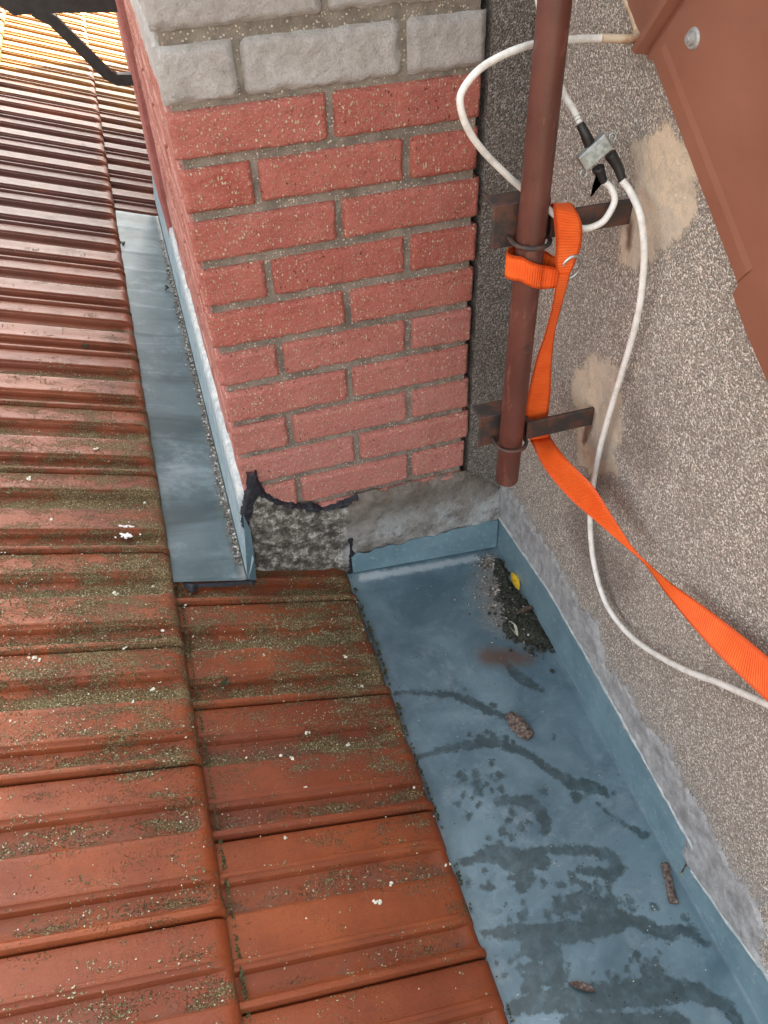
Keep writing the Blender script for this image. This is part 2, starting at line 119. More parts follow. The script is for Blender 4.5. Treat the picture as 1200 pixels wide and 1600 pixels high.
def box_bm(bm, lo, hi, rot=None, bevel=0, seg=1):
    c = [(lo[i] + hi[i]) / 2 for i in range(3)]; s = [hi[i] - lo[i] for i in range(3)]
    M = Matrix.Translation(c) @ Matrix.Diagonal((*s, 1))
    if rot is not None: M = rot @ M
    r = bmesh.ops.create_cube(bm, size=1, matrix=M)
    if bevel:
        es = list({e for v in r['verts'] for e in v.link_edges})
        bmesh.ops.bevel(bm, geom=es, offset=bevel, segments=seg, affect='EDGES', profile=.5)
def box(name, lo, hi, mat, parent=None, bevel=0):
    bm = bmesh.new(); box_bm(bm, lo, hi, bevel=bevel); return from_bm(name, bm, mat, parent)
def smooth_path(pts, n=6):
    pts = [Vector(p) for p in pts]; out = []
    P = [2 * pts[0] - pts[1]] + pts + [2 * pts[-1] - pts[-2]]
    for i in range(1, len(P) - 2):
        for k in range(n):
            t = k / n; a, b, c, d = P[i - 1:i + 3]
            out.append(.5 * ((2 * b) + (c - a) * t + (2 * a - 5 * b + 4 * c - d) * t * t + (3 * b - a - 3 * c + d) * t ** 3))
    out.append(pts[-1]); return out
def tube(pts, r, sides=10, caps=True, closed=False):
    """verts, faces of a swept tube; r a number or one per point"""
    V, F = [], []; n = len(pts)
    rr = r if hasattr(r, '__len__') else [r] * n
    up = Vector((0.3, 0.2, .9)).normalized()
    for i, p in enumerate(pts):
        if closed: t = pts[(i + 1) % n] - pts[i - 1]
        else: t = pts[min(i + 1, n - 1)] - pts[max(i - 1, 0)]
        t = t.normalized(); a = (up - t * up.dot(t))
        if a.length < 1e-3: a = t.orthogonal()
        a.normalize(); up = a; b = t.cross(a)
        for k in range(sides):
            q = 2 * math.pi * k / sides
            V.append(p + (a * math.cos(q) + b * math.sin(q)) * rr[i])
    for i in range(n if closed else n - 1):
        j = (i + 1) % n
        for k in range(sides):
            l = (k + 1) % sides
            F.append((i * sides + k, i * sides + l, j * sides + l, j * sides + k))
    if caps and not closed:
        F.append(tuple(range(sides))[::-1]); F.append(tuple((n - 1) * sides + k for k in range(sides)))
    return V, F
# numpy signed-distance helpers (positive inside)
def sd_strokes(px, py, strokes):
    best = np.full(px.shape, -9.0)
    for s in strokes:
        if len(s) == 1: s = [s[0], s[0]]
        for (x0, y0, r0), (x1, y1, r1) in zip(s[:-1], s[1:]):
            dx, dy = x1 - x0, y1 - y0; L2 = dx * dx + dy * dy + 1e-12
            t = np.clip(((px - x0) * dx + (py - y0) * dy) / L2, 0, 1)
            d = np.hypot(px - x0 - t * dx, py - y0 - t * dy)
            best = np.maximum(best, (r0 + t * (r1 - r0)) - d)
    return best
def sd_poly(px, py, poly):
    d = np.full(px.shape, 1e9); ins = np.zeros(px.shape, bool); n = len(poly)
    for i in range(n):
        x0, y0 = poly[i]; x1, y1 = poly[(i + 1) % n]
        dx, dy = x1 - x0, y1 - y0
        t = np.clip(((px - x0) * dx + (py - y0) * dy) / (dx * dx + dy * dy + 1e-12), 0, 1)
        d = np.minimum(d, np.hypot(px - x0 - t * dx, py - y0 - t * dy))
        if y0 != y1:
            c = ((y0 > py) != (y1 > py)) & (px < (x1 - x0) * (py - y0) / (y1 - y0) + x0)
            ins ^= c
    return np.where(ins, d, -d)
_lat = RNG.random((256, 256))
def vnoise(x, y, sc, octv=4):
    out = np.zeros_like(x); a = 1; tot = 0
    for o in range(octv):
        u = x * sc + 17.3 * o; v = y * sc + 5.1 * o
        i = np.floor(u).astype(int); j = np.floor(v).astype(int); f = u - i; g = v - j
        f = f * f * (3 - 2 * f); g = g * g * (3 - 2 * g)
        L = lambda p, q: _lat[p % 256, q % 256]
        out += a * ((L(i, j) * (1 - f) + L(i + 1, j) * f) * (1 - g) + (L(i, j + 1) * (1 - f) + L(i + 1, j + 1) * f) * g)
        tot += a; a *= .5; sc *= 2
    return out / tot - .5
def slab(name, org, eu, ev, en, ur, vr, step, sdf, T, edge, rough, mat, parent=None, nsc=40, attrs=None, bury=.003, edge_noise=0):
    """raised lump over a plane: height follows the distance inside its outline plus relief"""
    us = np.arange(ur[0], ur[1] + step, step); vs = np.arange(vr[0], vr[1] + step, step)
    U, Vv = np.meshgrid(us, vs, indexing='ij')
    s = sdf(U, Vv)
    if edge_noise: s = s + edge_noise * vnoise(U + 3.3, Vv + 1.7, 60, 3)
    k = np.clip(s / edge, -1, 1); h = T * np.where(k > 0, 1 - (1 - k) ** 2, k) + rough * vnoise(U, Vv, nsc, 5) * np.clip(.3 + k, 0, 1)
    h = np.maximum(h, -bury)
    keep = s > -1.5 * step
    idx = -np.ones(U.shape, int); V = []
    o, a, b, n = (np.array(q, float) for q in (org, eu, ev, en))
    ii = np.argwhere(keep)
    for c_, (i, j) in enumerate(ii):
        idx[i, j] = c_; V.append(o + a * U[i, j] + b * Vv[i, j] + n * h[i, j])
    F = []
    for i in range(len(us) - 1):
        for j in range(len(vs) - 1):
            q = (idx[i, j], idx[i + 1, j], idx[i + 1, j + 1], idx[i, j + 1])
            if min(q) >= 0: F.append(q)
    if np.cross(a, b) @ n < 0: F = [f[::-1] for f in F]
    return mesh(name, V, F, mat, parent, True)
# ---------------------------------------------------------------- materials
class N:
    def __init__(s, name):
        s.m = bpy.data.materials.new(name); s.m.use_nodes = True; s.t = s.m.node_tree
        s.b = s.t.nodes['Principled BSDF']; s.geo = s.t.nodes.new('ShaderNodeNewGeometry'); s.P = s.geo.outputs['Position']
    def new(s, k, **kw):
        n = s.t.nodes.new(k)
        for a, b in kw.items(): setattr(n, a, b)
        return n
    def put(s, sock, v):
        if isinstance(v, bpy.types.NodeSocket): s.t.links.new(v, sock)
        elif isinstance(v, (tuple, list)) and len(v) == 3 and sock.type == 'RGBA': sock.default_value = (*v, 1)
        else: sock.default_value = v
    def math(s, op, a, b=0, c=None, clamp=False):
        n = s.new('ShaderNodeMath', operation=op, use_clamp=clamp); s.put(n.inputs[0], a); s.put(n.inputs[1], b)
        if c is not None: s.put(n.inputs[2], c)
        return n.outputs[0]
    def add(s, a, b): return s.math('ADD', a, b)
    def mul(s, a, b): return s.math('MULTIPLY', a, b)
    def scale(s, v, k):
        n = s.new('ShaderNodeVectorMath', operation='MULTIPLY'); s.put(n.inputs[0], v); n.inputs[1].default_value = k; return n.outputs[0]
    def warp(s, v, sc, amt):
        n = s.new('ShaderNodeTexNoise'); s.put(n.inputs['Vector'], v); n.inputs['Scale'].default_value = sc
        a = s.new('ShaderNodeVectorMath', operation='MULTIPLY_ADD'); s.put(a.inputs[0], n.outputs['Color']); a.inputs[1].default_value = (amt,) * 3; s.put(a.inputs[2], v)
        return a.outputs[0]
    def noise(s, sc, det=4, rough=.55, vec=None, dist=0):
        n = s.new('ShaderNodeTexNoise'); s.put(n.inputs['Vector'], vec or s.P); n.inputs['Scale'].default_value = sc
        n.inputs['Detail'].default_value = det; n.inputs['Roughness'].default_value = rough; n.inputs['Distortion'].default_value = dist
        return n.outputs['Fac']
    def voro(s, sc, vec=None, feature='F1'):
        n = s.new('ShaderNodeTexVoronoi', feature=feature); s.put(n.inputs['Vector'], vec or s.P); n.inputs['Scale'].default_value = sc
        if feature == 'DISTANCE_TO_EDGE': return n.outputs['Distance'], None
        sp = s.new('ShaderNodeSeparateColor'); s.put(sp.inputs[0], n.outputs['Color'])
        return n.outputs['Distance'], sp
    def step(s, x, a, b):
        n = s.new('ShaderNodeMapRange', interpolation_type='SMOOTHSTEP'); s.put(n.inputs[0], x)
        n.inputs[1].default_value = a; n.inputs[2].default_value = b; return n.outputs[0]
    def mix(s, f, a, b):
        n = s.new('ShaderNodeMix', data_type='RGBA'); s.put(n.inputs[0], f); s.put(n.inputs[6], a); s.put(n.inputs[7], b); return n.outputs[2]
    def ramp(s, f, stops):
        n = s.new('ShaderNodeValToRGB'); s.put(n.inputs[0], f); e = n.color_ramp.elements
        while len(e) < len(stops): e.new(.5)
        for q, (p, c) in zip(e, stops): q.position = p; q.color = (*c, 1)
        return n.outputs[0]
    def attr(s, k):
        n = s.new('ShaderNodeAttribute'); n.attribute_name = k; return n.outputs['Fac']
    def xyz(s, v=None):
        n = s.new('ShaderNodeSeparateXYZ'); s.put(n.inputs[0], v or s.P); return n.outputs
    def rand(s): return s.new('ShaderNodeObjectInfo').outputs['Random']
    def bump(s, h, st=.5, d=.002, prev=None):
        n = s.new('ShaderNodeBump'); n.inputs['Strength'].default_value = st; n.inputs['Distance'].default_value = d; s.put(n.inputs['Height'], h)
        if prev is not None: s.put(n.inputs['Normal'], prev)
        return n.outputs[0]
    def out(s, col, rough=.7, normal=None, metal=0, spec=None):
        s.put(s.b.inputs['Base Color'], col); s.put(s.b.inputs['Roughness'], rough); s.put(s.b.inputs['Metallic'], metal)
        if normal is not None: s.put(s.b.inputs['Normal'], normal)
        if spec is not None: s.put(s.b.inputs['Specular IOR Level'], spec)
        return s.m
M = {}
def simple(name, c, rough=.6, metal=0, var=.25, sc=30, bsc=120, bst=.3, spec=None):
    n = N(name); f = n.noise(sc, 6, .6)
    col = n.mix(n.step(f, .3, .7), tuple(q * (1 - var) for q in c), tuple(min(1, q * (1 + var)) for q in c))
    M[name] = n.out(col, rough, n.bump(n.noise(bsc, 5), bst, .001), metal, spec); return n

# clay tile: glossy brown-red engobe, grey-olive lichen crust on the lower flats and towards the noses
n = N('clay_tile')
low = n.attr('low'); nose = n.attr('nose'); X, Y, Z = n.xyz()
rnd = n.rand(); grain = n.noise(260, 3, .7)
f = n.noise(7, 5, .6); fine = n.noise(420, 3, .6); blot = n.noise(28, 7, .65, dist=.4)
red = n.mix(n.step(f, .3, .72), (.145, .032, .0110), (.262, .066, .0200))
red = n.mix(n.mul(n.step(rnd, .1, 1), .6), red, (.145, .036, .018)); red = n.mix(n.mul(n.step(n.math('FRACT', n.mul(rnd, 7.3)), .55, 1), .5), red, (.29, .084, .032))
red = n.mix(n.mul(n.step(n.noise(55, 5, .6), .55, .75), .35), red, (.11, .034, .022))
red = n.mix(n.mul(n.step(fine, .5, .8), .22), red, (.21, .092, .055))
red = n.mix(n.mul(n.step(n.add(n.noise(520, 3, .75), n.mul(n.add(blot, -.5), .5)), .50, .66), .55), red, (.085, .026, .014))
red = n.mix(n.mul(n.step(n.noise(700, 2, .7), .60, .72), .5), red, (.30, .125, .075))
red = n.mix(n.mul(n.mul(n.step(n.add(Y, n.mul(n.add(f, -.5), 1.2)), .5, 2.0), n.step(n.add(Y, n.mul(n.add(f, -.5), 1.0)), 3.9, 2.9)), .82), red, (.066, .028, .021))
red = n.mix(n.mul(n.step(n.add(Y, n.mul(n.add(f, -.5), 1.0)), 2.9, 3.9), .85), red, (.26, .125, .020))  # far end: yellow of the sunlit patch put into the tile colour
red = n.mix(n.mul(n.step(nose, .80, .97), .6), red, (.19, .040, .010))
red = n.mix(n.mul(n.math('MULTIPLY', low, n.step(n.add(blot, n.mul(grain, .35)), .5, .85)), .75), red, (.125, .068, .052))
red = n.mix(n.mul(n.step(n.noise(3.2, 4), .5, .68), .4), red, (.24, .062, .025))
dens = n.math('MULTIPLY', n.step(Y, -.95, -.2), n.step(Y, 1.3, .2))
cov = n.add(n.add(n.mul(low, n.add(.11, n.mul(n.step(Y, .1, .9), .06))), n.mul(nose, .09)), n.add(n.mul(dens, .175), n.mul(n.step(Y, 0, 2.5), -.02)))
streak = n.noise(16, 6, .62, vec=n.scale(n.P, (.55, 1.6, 1)))
msk = n.add(n.add(n.mul(streak, .75), n.mul(blot, .25)), n.add(cov, n.mul(n.add(grain, -.5), .75)))
moss = n.step(msk, .67, .78)
mcol = n.ramp(n.noise(330, 3, .75), [(.32, (.032, .026, .012)), (.46, (.088, .072, .032)), (.54, (.16, .135, .064)), (.63, (.38, .345, .21))])
green = n.step(n.noise(9, 4), .52, .7)
mcol = n.mix(n.mul(green, .45), mcol, n.ramp(n.noise(380, 3, .7), [(.35, (.05, .055, .022)), (.6, (.17, .18, .085)), (.72, (.36, .37, .23))]))
col = n.mix(n.mul(moss, .88), red, mcol)
vd, vs = n.voro(60); spots = n.mul(n.step(vd, .16, .08), n.step(vs.outputs[0], .93, .95))
col = n.mix(n.mul(spots, .8), col, (.035, .024, .018))
gd = n.attr('edge'); gcol = n.mix(n.step(grain, .4, .62), (.045, .04, .02), (.16, .17, .07))
col = n.mix(n.mul(n.step(n.add(gd, n.mul(n.add(blot, -.5), 1.6)), .6, .95), .9), col, gcol)
rough = n.add(.30, n.add(n.add(n.mul(moss, .45), n.mul(low, .14)), n.add(n.mul(blot, .16), n.mul(grain, .10))))
b1 = n.bump(n.mul(moss, grain), .9, .004)
b2 = n.bump(n.add(n.noise(170, 5, .7), n.mul(n.noise(600, 3, .7), .6)), .5, .0016, n.bump(n.noise(22, 3), .25, .003, b1))
rough = n.add(rough, n.mul(n.step(Y, .8, 2.6), .10))
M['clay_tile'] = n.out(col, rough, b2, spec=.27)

# painted brick: salmon red masonry paint with pale grit chips and pits
n = N('red_brick'); rnd = n.rand(); wv = n.warp(n.P, 60, .006)
f = n.noise(14, 6, .6); X, Y, Z = n.xyz()
base = n.mix(n.step(f, .3, .7), (.36, .084, .057), (.47, .140, .100))
base = n.mix(n.mul(rnd, .55), base, (.44, .165, .135)); base = n.mix(n.mul(n.step(n.math('FRACT', n.mul(rnd, 5.7)), .6, 1), .45), base, (.35, .075, .05))
base = n.mix(n.mul(n.step(n.add(Z, n.mul(n.add(n.noise(5, 4), -.5), .5)), .95, .30), .62), base, (.53, .235, .200))
base = n.mix(n.mul(n.step(n.noise(6, 6, .65), .56, .75), .35), base, (.19, .065, .05))
base = n.mix(n.mul(n.step(n.noise(150, 5, .75), .52, .72), .6), base, (.23, .058, .043))
d1, s1 = n.voro(165, n.scale(wv, (1.3, 1, .75))); d2, s2 = n.voro(300, n.scale(wv, (.75, 1, 1.35))); d3, s3 = n.voro(85, wv)
c1 = n.mul(n.step(d1, .40, .26), n.step(s1.outputs[0], .68, .71))
c2 = n.mul(n.step(d2, .42, .30), n.step(s2.outputs[0], .66, .70))
c3 = n.mul(n.step(d3, .28, .20), n.step(s3.outputs[1], .90, .92))
chip = n.math('MAXIMUM', n.math('MAXIMUM', c1, n.mul(c2, .75)), c3)
chip = n.mul(chip, n.add(.35, n.mul(n.step(n.noise(22, 3), .34, .5), .65)))
col = n.mix(n.mul(chip, .9), base, n.mix(s1.outputs[2], (.55, .40, .27), (.74, .62, .46)))
pit = n.mul(n.step(d1, .36, .2), n.step(s1.outputs[1], .93, .95))
col = n.mix(n.mul(pit, .8), col, (.07, .03, .025))
h = n.add(n.add(n.mul(n.noise(130, 6, .7), 1.0), n.mul(chip, .35)), n.mul(pit, -.5))
M['red_brick'] = n.out(col, n.add(.62, n.mul(chip, .15)), n.bump(h, 1, .006, n.bump(n.noise(40, 4), .7, .007)))

n = N('grey_brick'); wv = n.warp(n.P, 50, .008)
f = n.noise(26, 8, .75)
base = n.mix(n.step(f, .3, .72), (.62, .585, .54), (.90, .88, .845))
base = n.mix(n.mul(n.rand(), .25), base, (.45, .37, .33))
d1, s1 = n.voro(190, wv); chip = n.mul(n.step(d1, .42, .3), n.step(s1.outputs[0], .8, .83))
col = n.mix(n.mul(chip, .5), base, (.74, .70, .62))
pitn = n.step(n.noise(140, 5, .75), .58, .72); col = n.mix(n.mul(pitn, .55), col, (.16, .14, .125))
red_under = n.step(n.noise(15, 6, .7), .66, .72); col = n.mix(n.mul(red_under, .35), col, (.36, .16, .12))
h = n.add(n.noise(150, 7, .8), n.mul(n.noise(60, 5, .7), 1.0))
M['grey_brick'] = n.out(col, .85, n.bump(h, 1, .014))

n = N('mortar'); wv = n.warp(n.P, 60, .006)
base = n.mix(n.step(n.noise(30, 6, .65), .3, .7), (.150, .128, .104), (.285, .25, .205))
d1, s1 = n.voro(210, wv); chip = n.mul(n.step(d1, .42, .28), n.step(s1.outputs[0], .52, .56))
col = n.mix(n.mul(chip, .85), base, n.mix(s1.outputs[1], (.50, .42, .31), (.74, .68, .55)))
M['mortar'] = n.out(col, .9, n.bump(n.add(n.noise(150, 6, .7), n.mul(chip, .4)), 1, .004))

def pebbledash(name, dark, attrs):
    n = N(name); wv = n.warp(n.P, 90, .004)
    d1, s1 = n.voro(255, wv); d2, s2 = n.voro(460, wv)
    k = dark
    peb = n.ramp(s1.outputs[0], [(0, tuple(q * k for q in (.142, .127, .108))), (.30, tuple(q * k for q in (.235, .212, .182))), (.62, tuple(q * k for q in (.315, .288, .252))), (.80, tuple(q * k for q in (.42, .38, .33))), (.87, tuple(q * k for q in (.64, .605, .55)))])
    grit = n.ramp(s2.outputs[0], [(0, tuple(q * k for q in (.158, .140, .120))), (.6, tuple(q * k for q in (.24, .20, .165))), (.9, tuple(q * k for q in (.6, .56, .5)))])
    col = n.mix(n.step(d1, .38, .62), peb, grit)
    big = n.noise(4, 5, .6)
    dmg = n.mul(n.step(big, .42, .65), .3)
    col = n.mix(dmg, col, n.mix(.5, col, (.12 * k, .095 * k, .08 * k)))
    h = n.add(n.mul(n.step(d1, .6, .15), 1.0), n.mul(n.step(d2, .6, .15), .4))
    rough = .8
    if attrs:
        rag = n.mul(n.add(n.noise(38, 7, .7), -.5), .075)
        fing = n.mul(n.add(n.noise(260, 3, .6), -.5), .018)
        pt = n.step(n.add(n.add(n.attr('patch'), rag), fing), -.006, .010)
        sm = n.noise(9, 5, .6, vec=n.warp(n.P, 7, .25)); fn = n.noise(60, 6, .65)
        pcol = n.mix(n.step(sm, .35, .65), (.47, .41, .33), (.60, .49, .355)); pcol = n.mix(n.mul(n.step(fn, .45, .75), .5), pcol, (.36, .31, .26))
        st = n.step(n.add(n.attr('stain'), n.mul(n.add(n.noise(7, 5), -.5), .2)), -.03, .06)
        col = n.mix(n.mul(st, .42), col, (.085, .052, .040))
        crk = n.step(n.noise(16, 7, .75, vec=n.warp(n.P, 12, .06)), .5, .36); pcol = n.mix(n.mul(crk, .45), pcol, (.30, .26, .215)); col = n.mix(n.mul(pt, n.add(.62, n.mul(n.step(n.noise(34, 6, .7), .36, .52), .34))), col, pcol)
        ru = n.step(n.add(n.attr('rust'), n.mul(n.add(n.noise(60, 5), -.5), .014)), -.008, .006)
        col = n.mix(n.mul(ru, .85), col, (.10, .032, .016))
        ce = n.step(n.add(n.attr('grime'), n.mul(n.add(n.noise(30, 6, .7), -.5), .06)), -.02, .02)
        col = n.mix(n.mul(ce, .45), col, (.36, .36, .35))
        h = n.mul(h, n.math('SUBTRACT', 1, n.mul(pt, .9))); h = n.add(h, n.mul(pt, n.add(.5, n.mul(fn, .8))))
    M[name] = n.out(col, rough, n.bump(h, .9, .0035, n.bump(n.noise(12, 4), .4, .006)))
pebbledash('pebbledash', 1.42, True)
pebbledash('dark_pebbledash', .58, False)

n = N('cement'); X, Y, Z = n.xyz()
f = n.noise(22, 7, .68); g = n.noise(180, 5, .7)
grey = n.mix(n.step(f, .32, .68), (.15, .135, .115), (.33, .325, .31)); grey = n.mix(n.mul(n.step(g, .5, .75), .4), grey, (.44, .44, .42))
lich = n.ramp(n.add(n.mul(n.noise(42, 8, .78), .85), n.mul(g, .15)), [(.35, (.026, .024, .020)), (.45, (.070, .065, .055)), (.52, (.18, .17, .145)), (.60, (.50, .49, .45))])
lm = n.mul(n.step(n.add(X, n.mul(n.add(f, -.5), .16)), -.37, -.42), n.step(Y, .2, .05))
col = n.mix(lm, grey, lich)
top = n.mul(n.step(n.add(Z, n.mul(n.add(f, -.5), .12)), .16, .24), n.math('SUBTRACT', 1, lm)); col = n.mix(n.mul(top, .6), col, (.13, .105, .075))
pale = n.mul(n.mul(n.step(n.noise(13, 6, .65), .46, .60), n.step(Z, .24, .15)), n.math('SUBTRACT', 1, lm)); col = n.mix(n.mul(pale, .7), col, (.42, .45, .455))
M['cement'] = n.out(col, .9, n.bump(n.add(n.noise(90, 7, .7), n.mul(g, .5)), .9, .005))

n = N('band_cement'); f = n.noise(30, 7, .7); g = n.noise(300, 4, .7)
col = n.mix(n.step(f, .3, .7), (.24, .245, .245), (.46, .475, .485)); col = n.mix(n.mul(n.step(g, .52, .7), .5), col, (.17, .165, .16))
M['band_cement'] = n.out(col, .9, n.bump(n.add(n.noise(140, 6, .75), g), .9, .003))

n = N('bitumen'); M['bitumen'] = n.out((.013, .015, .022), n.add(.45, n.mul(n.noise(60), .4)), n.bump(n.noise(70, 5), .7, .004))

def zinc(name, c0, c1, gutter):
    n = N(name); X, Y, Z = n.xyz()
    f = n.noise(6, 7, .62, dist=.5); g = n.noise(45, 7, .7)
    col = n.mix(n.step(f, .32, .68), c0, c1)
    col = n.mix(n.mul(n.step(g, .5, .8), .35), col, tuple(min(1, q * 1.45) for q in c1))
    scr = n.noise(30, 6, .7, vec=n.scale(n.warp(n.P, 9, .1), (.5, 3, 1)))
    col = n.mix(n.mul(n.step(scr, .62, .74), .25), col, (.42, .47, .50))
    d, s = n.voro(70); col = n.mix(n.mul(n.mul(n.step(d, .14, .07), n.step(s.outputs[0], .9, .92)), .8), col, (.03, .03, .028))
    pale = n.step(n.add(n.noise(4.5, 6, .68), n.mul(n.add(g, -.5), .3)), .50, .68); col = n.mix(n.mul(pale, .42), col, (.26, .325, .36))
    rough = n.add(.27, n.mul(g, .22)); h = n.noise(8, 3); bst = .4
    if gutter:
        wobble = n.add(n.mul(n.add(n.noise(75, 5, .6), -.5), .030), n.mul(n.add(n.noise(280, 3, .6), -.5), .006))
        wet = n.mul(n.step(n.add(n.attr('wet'), wobble), -.0030, .0040), n.add(.70, n.mul(n.step(n.noise(38, 6, .65), .35, .55), .3)))
        wcol = n.mix(n.step(n.noise(50, 5), .35, .7), (.034, .056, .064), (.054, .084, .096))
        col = n.mix(n.mul(wet, .90), col, wcol)
        d2, s2 = n.voro(150); speck = n.mul(n.mul(n.step(d2, .3, .16), n.step(s2.outputs[0], .93, .95)), n.step(n.add(n.attr('wet'), wobble), -.02, .0))
        col = n.mix(n.mul(speck, .9), col, (.012, .013, .012))
        ru = n.step(n.add(n.attr('rust'), n.mul(n.add(n.noise(28, 6, .65), -.5), .045)), -.02, .022); col = n.mix(n.mul(ru, .8), col, (.115, .06, .038))
        dt = n.add(n.attr('dirt'), n.mul(n.add(n.noise(22, 7, .7), -.5), .07)); dm = n.step(dt, -.03, .05)
        dcol = n.mix(n.step(n.noise(240, 4, .75), .38, .62), (.11, .10, .085), (.30, .285, .26)); col = n.mix(n.mul(dm, .8), col, dcol)
        sc_ = n.step(n.add(n.attr('scuff'), n.mul(n.add(n.noise(60, 6, .7), -.5), .022)), -.004, .008); col = n.mix(n.mul(sc_, .6), col, (.46, .52, .55))
        rough = n.add(n.mul(wet, -.06), n.add(rough, n.mul(dm, .4)))
        h = n.add(h, n.mul(dm, n.mul(n.noise(240, 4, .75), .6)))
    else:
        st = n.noise(3.5, 5, .6, vec=n.scale(n.warp(n.P, 3, .12), (.35, 3.2, .4)))
        col = n.mix(n.mul(n.step(st, .48, .66), .65), col, tuple(q * .45 for q in c0))
        col = n.mix(n.mul(n.step(st, .42, .32), .4), col, (.30, .36, .39)); rough = n.add(rough, .14)
        gr = n.step(n.add(n.attr('grime'), n.mul(n.add(n.noise(40, 6, .7), -.5), .05)), -.015, .012)
        col = n.mix(n.mul(gr, .6), col, (.13, .125, .11))
    M[name] = n.out(col, rough, n.bump(h, bst, .004), .18)
zinc('gutter_metal', (.072, .125, .160), (.150, .232, .275), True)
zinc('flashing_metal', (.068, .106, .120), (.112, .158, .174), False)

n = N('upstand_metal'); f = n.noise(12, 6, .6); g = n.noise(90, 6, .7)
col = n.mix(n.step(f, .3, .7), (.115, .20, .24), (.165, .265, .31)); col = n.mix(n.mul(n.step(g, .52, .72), .4), col, (.40, .48, .52))
M['upstand_metal'] = n.out(col, .48, n.bump(f, .3, .004), .05)
n = N('chalky_metal'); f = n.noise(26, 7, .7)
M['chalky_metal'] = n.out(n.mix(n.step(f, .35, .65), (.20, .285, .32), (.36, .43, .455)), .7, n.bump(f, .5, .002))
n = N('chalky_seal'); f = n.noise(40, 7, .7)
col = n.mix(n.step(f, .35, .65), (.34, .40, .42), (.58, .60, .58)); col = n.mix(n.mul(n.step(n.noise(25, 6), .55, .7), .5), col, (.25, .33, .37))
M['chalky_seal'] = n.out(col, .85, n.bump(f, .8, .004))

n = N('rust_paint'); f = n.noise(9, 6, .6); g = n.noise(90, 6, .7)
col = n.mix(n.step(f, .3, .7), (.080, .026, .019), (.125, .042, .030)); col = n.mix(n.mul(n.step(g, .55, .75), .35), col, (.08, .03, .022))
ch = n.step(n.noise(38, 7, .72, vec=n.scale(n.P, (1, 1, .4))), .575, .61); col = n.mix(n.mul(ch, .7), col, (.17, .070, .050)); dk = n.step(n.noise(24, 7, .72), .60, .66); col = n.mix(n.mul(dk, .75), col, (.05, .022, .018))
M['rust_paint'] = n.out(col, n.add(.34, n.mul(g, .2)), n.bump(g, .3, .001))
n = N('cladding_paint'); f = n.noise(3, 5, .6, dist=.6); g = n.noise(70, 6, .7)
col = n.mix(n.step(f, .3, .7), (.195, .076, .047), (.255, .105, .066)); col = n.mix(n.mul(n.step(n.noise(14, 6, .7), .58, .75), .4), col, (.19, .072, .046))
d, s = n.voro(55); col = n.mix(n.mul(n.mul(n.step(d, .13, .07), n.step(s.outputs[0], .92, .94)), .8), col, (.5, .38, .28))
M['cladding_paint'] = n.out(col, n.add(.30, n.mul(g, .18)), n.bump(n.noise(5, 3), .2, .01))
simple('black_steel', (.020, .020, .019), .5, 0, .4, 40)
n = N('rusty_steel'); f = n.noise(30, 7, .7)
col = n.mix(n.step(f, .42, .62), (.030, .027, .025), (.10, .042, .026)); M['rusty_steel'] = n.out(col, .65, n.bump(f, .6, .002))
simple('galvanised', (.42, .44, .43), .38, .85, .2, 60)
simple('bolt_grey', (.36, .37, .36), .45, .3, .2, 60)
simple('cast_zinc', (.34, .36, .35), .42, .6, .25, 80)
simple('label_grey', (.30, .33, .31), .5, .1, .35, 160)
simple('black_rubber', (.012, .012, .012), .5, 0, .3, 60)
n = N('coax_white'); f = n.noise(50, 6, .7)
M['coax_white'] = n.out(n.mix(n.step(f, .4, .75), (.72, .715, .68), (.50, .48, .43)), .5, n.bump(f, .2, .001))
n = N('coax_aged'); f = n.noise(45, 6, .7)
M['coax_aged'] = n.out(n.mix(n.step(f, .4, .7), (.50, .40, .28), (.30, .17, .09)), .6, n.bump(f, .2, .001))
n = N('webbing'); u = n.new('ShaderNodeUVMap'); wv = n.new('ShaderNodeTexWave', wave_type='BANDS', bands_direction='X'); n.put(wv.inputs['Vector'], u.outputs[0]); wv.inputs['Scale'].default_value = 75.0; wv.inputs['Distortion'].default_value = .6; wv.inputs['Detail'].default_value = 1
wv2 = n.new('ShaderNodeTexWave', wave_type='BANDS', bands_direction='Y'); n.put(wv2.inputs['Vector'], u.outputs[0]); wv2.inputs['Scale'].default_value = 3.0
f = n.noise(25, 5, .6); col = n.mix(n.step(f, .3, .75), (.78, .095, .006), (.85, .14, .016)); col = n.mix(n.mul(n.step(n.noise(60, 6), .6, .75), .3), col, (.42, .07, .02))
col = n.mix(n.mul(wv.outputs['Fac'], .22), col, (.55, .06, .006))
ux_ = n.xyz(u.outputs[0]); edge_ = n.step(n.math('ABSOLUTE', n.add(ux_[1], -.025)), .0185, .0215); col = n.mix(n.mul(edge_, .45), col, (.45, .05, .006)); col = n.mix(n.mul(n.step(n.noise(40, 7, .75), .60, .72), .45), col, (.20, .07, .03))
M['webbing'] = n.out(col, .55, n.bump(n.add(wv.outputs['Fac'], n.mul(wv2.outputs['Fac'], .4)), .6, .0012))
simple('yellow_leaf', (.62, .40, .02), .5, 0, .25, 120)
simple('brown_leaf', (.085, .055, .040), .75, 0, .5, 120)
simple('pale_leaf', (.36, .35, .29), .8, 0, .3, 120)
n = N('bark'); f = n.noise(130, 6, .75); M['bark'] = n.out(n.ramp(f, [(.35, (.03, .022, .018)), (.52, (.12, .085, .07)), (.68, (.34, .28, .24))]), .9, n.bump(f, 1, .004))
n = N('soil'); f = n.noise(200, 5, .75); M['soil'] = n.out(n.ramp(f, [(.38, (.010, .012, .009)), (.52, (.032, .036, .024)), (.64, (.10, .095, .07)), (.74, (.3, .29, .25))]), .95, n.bump(f, 1, .005))
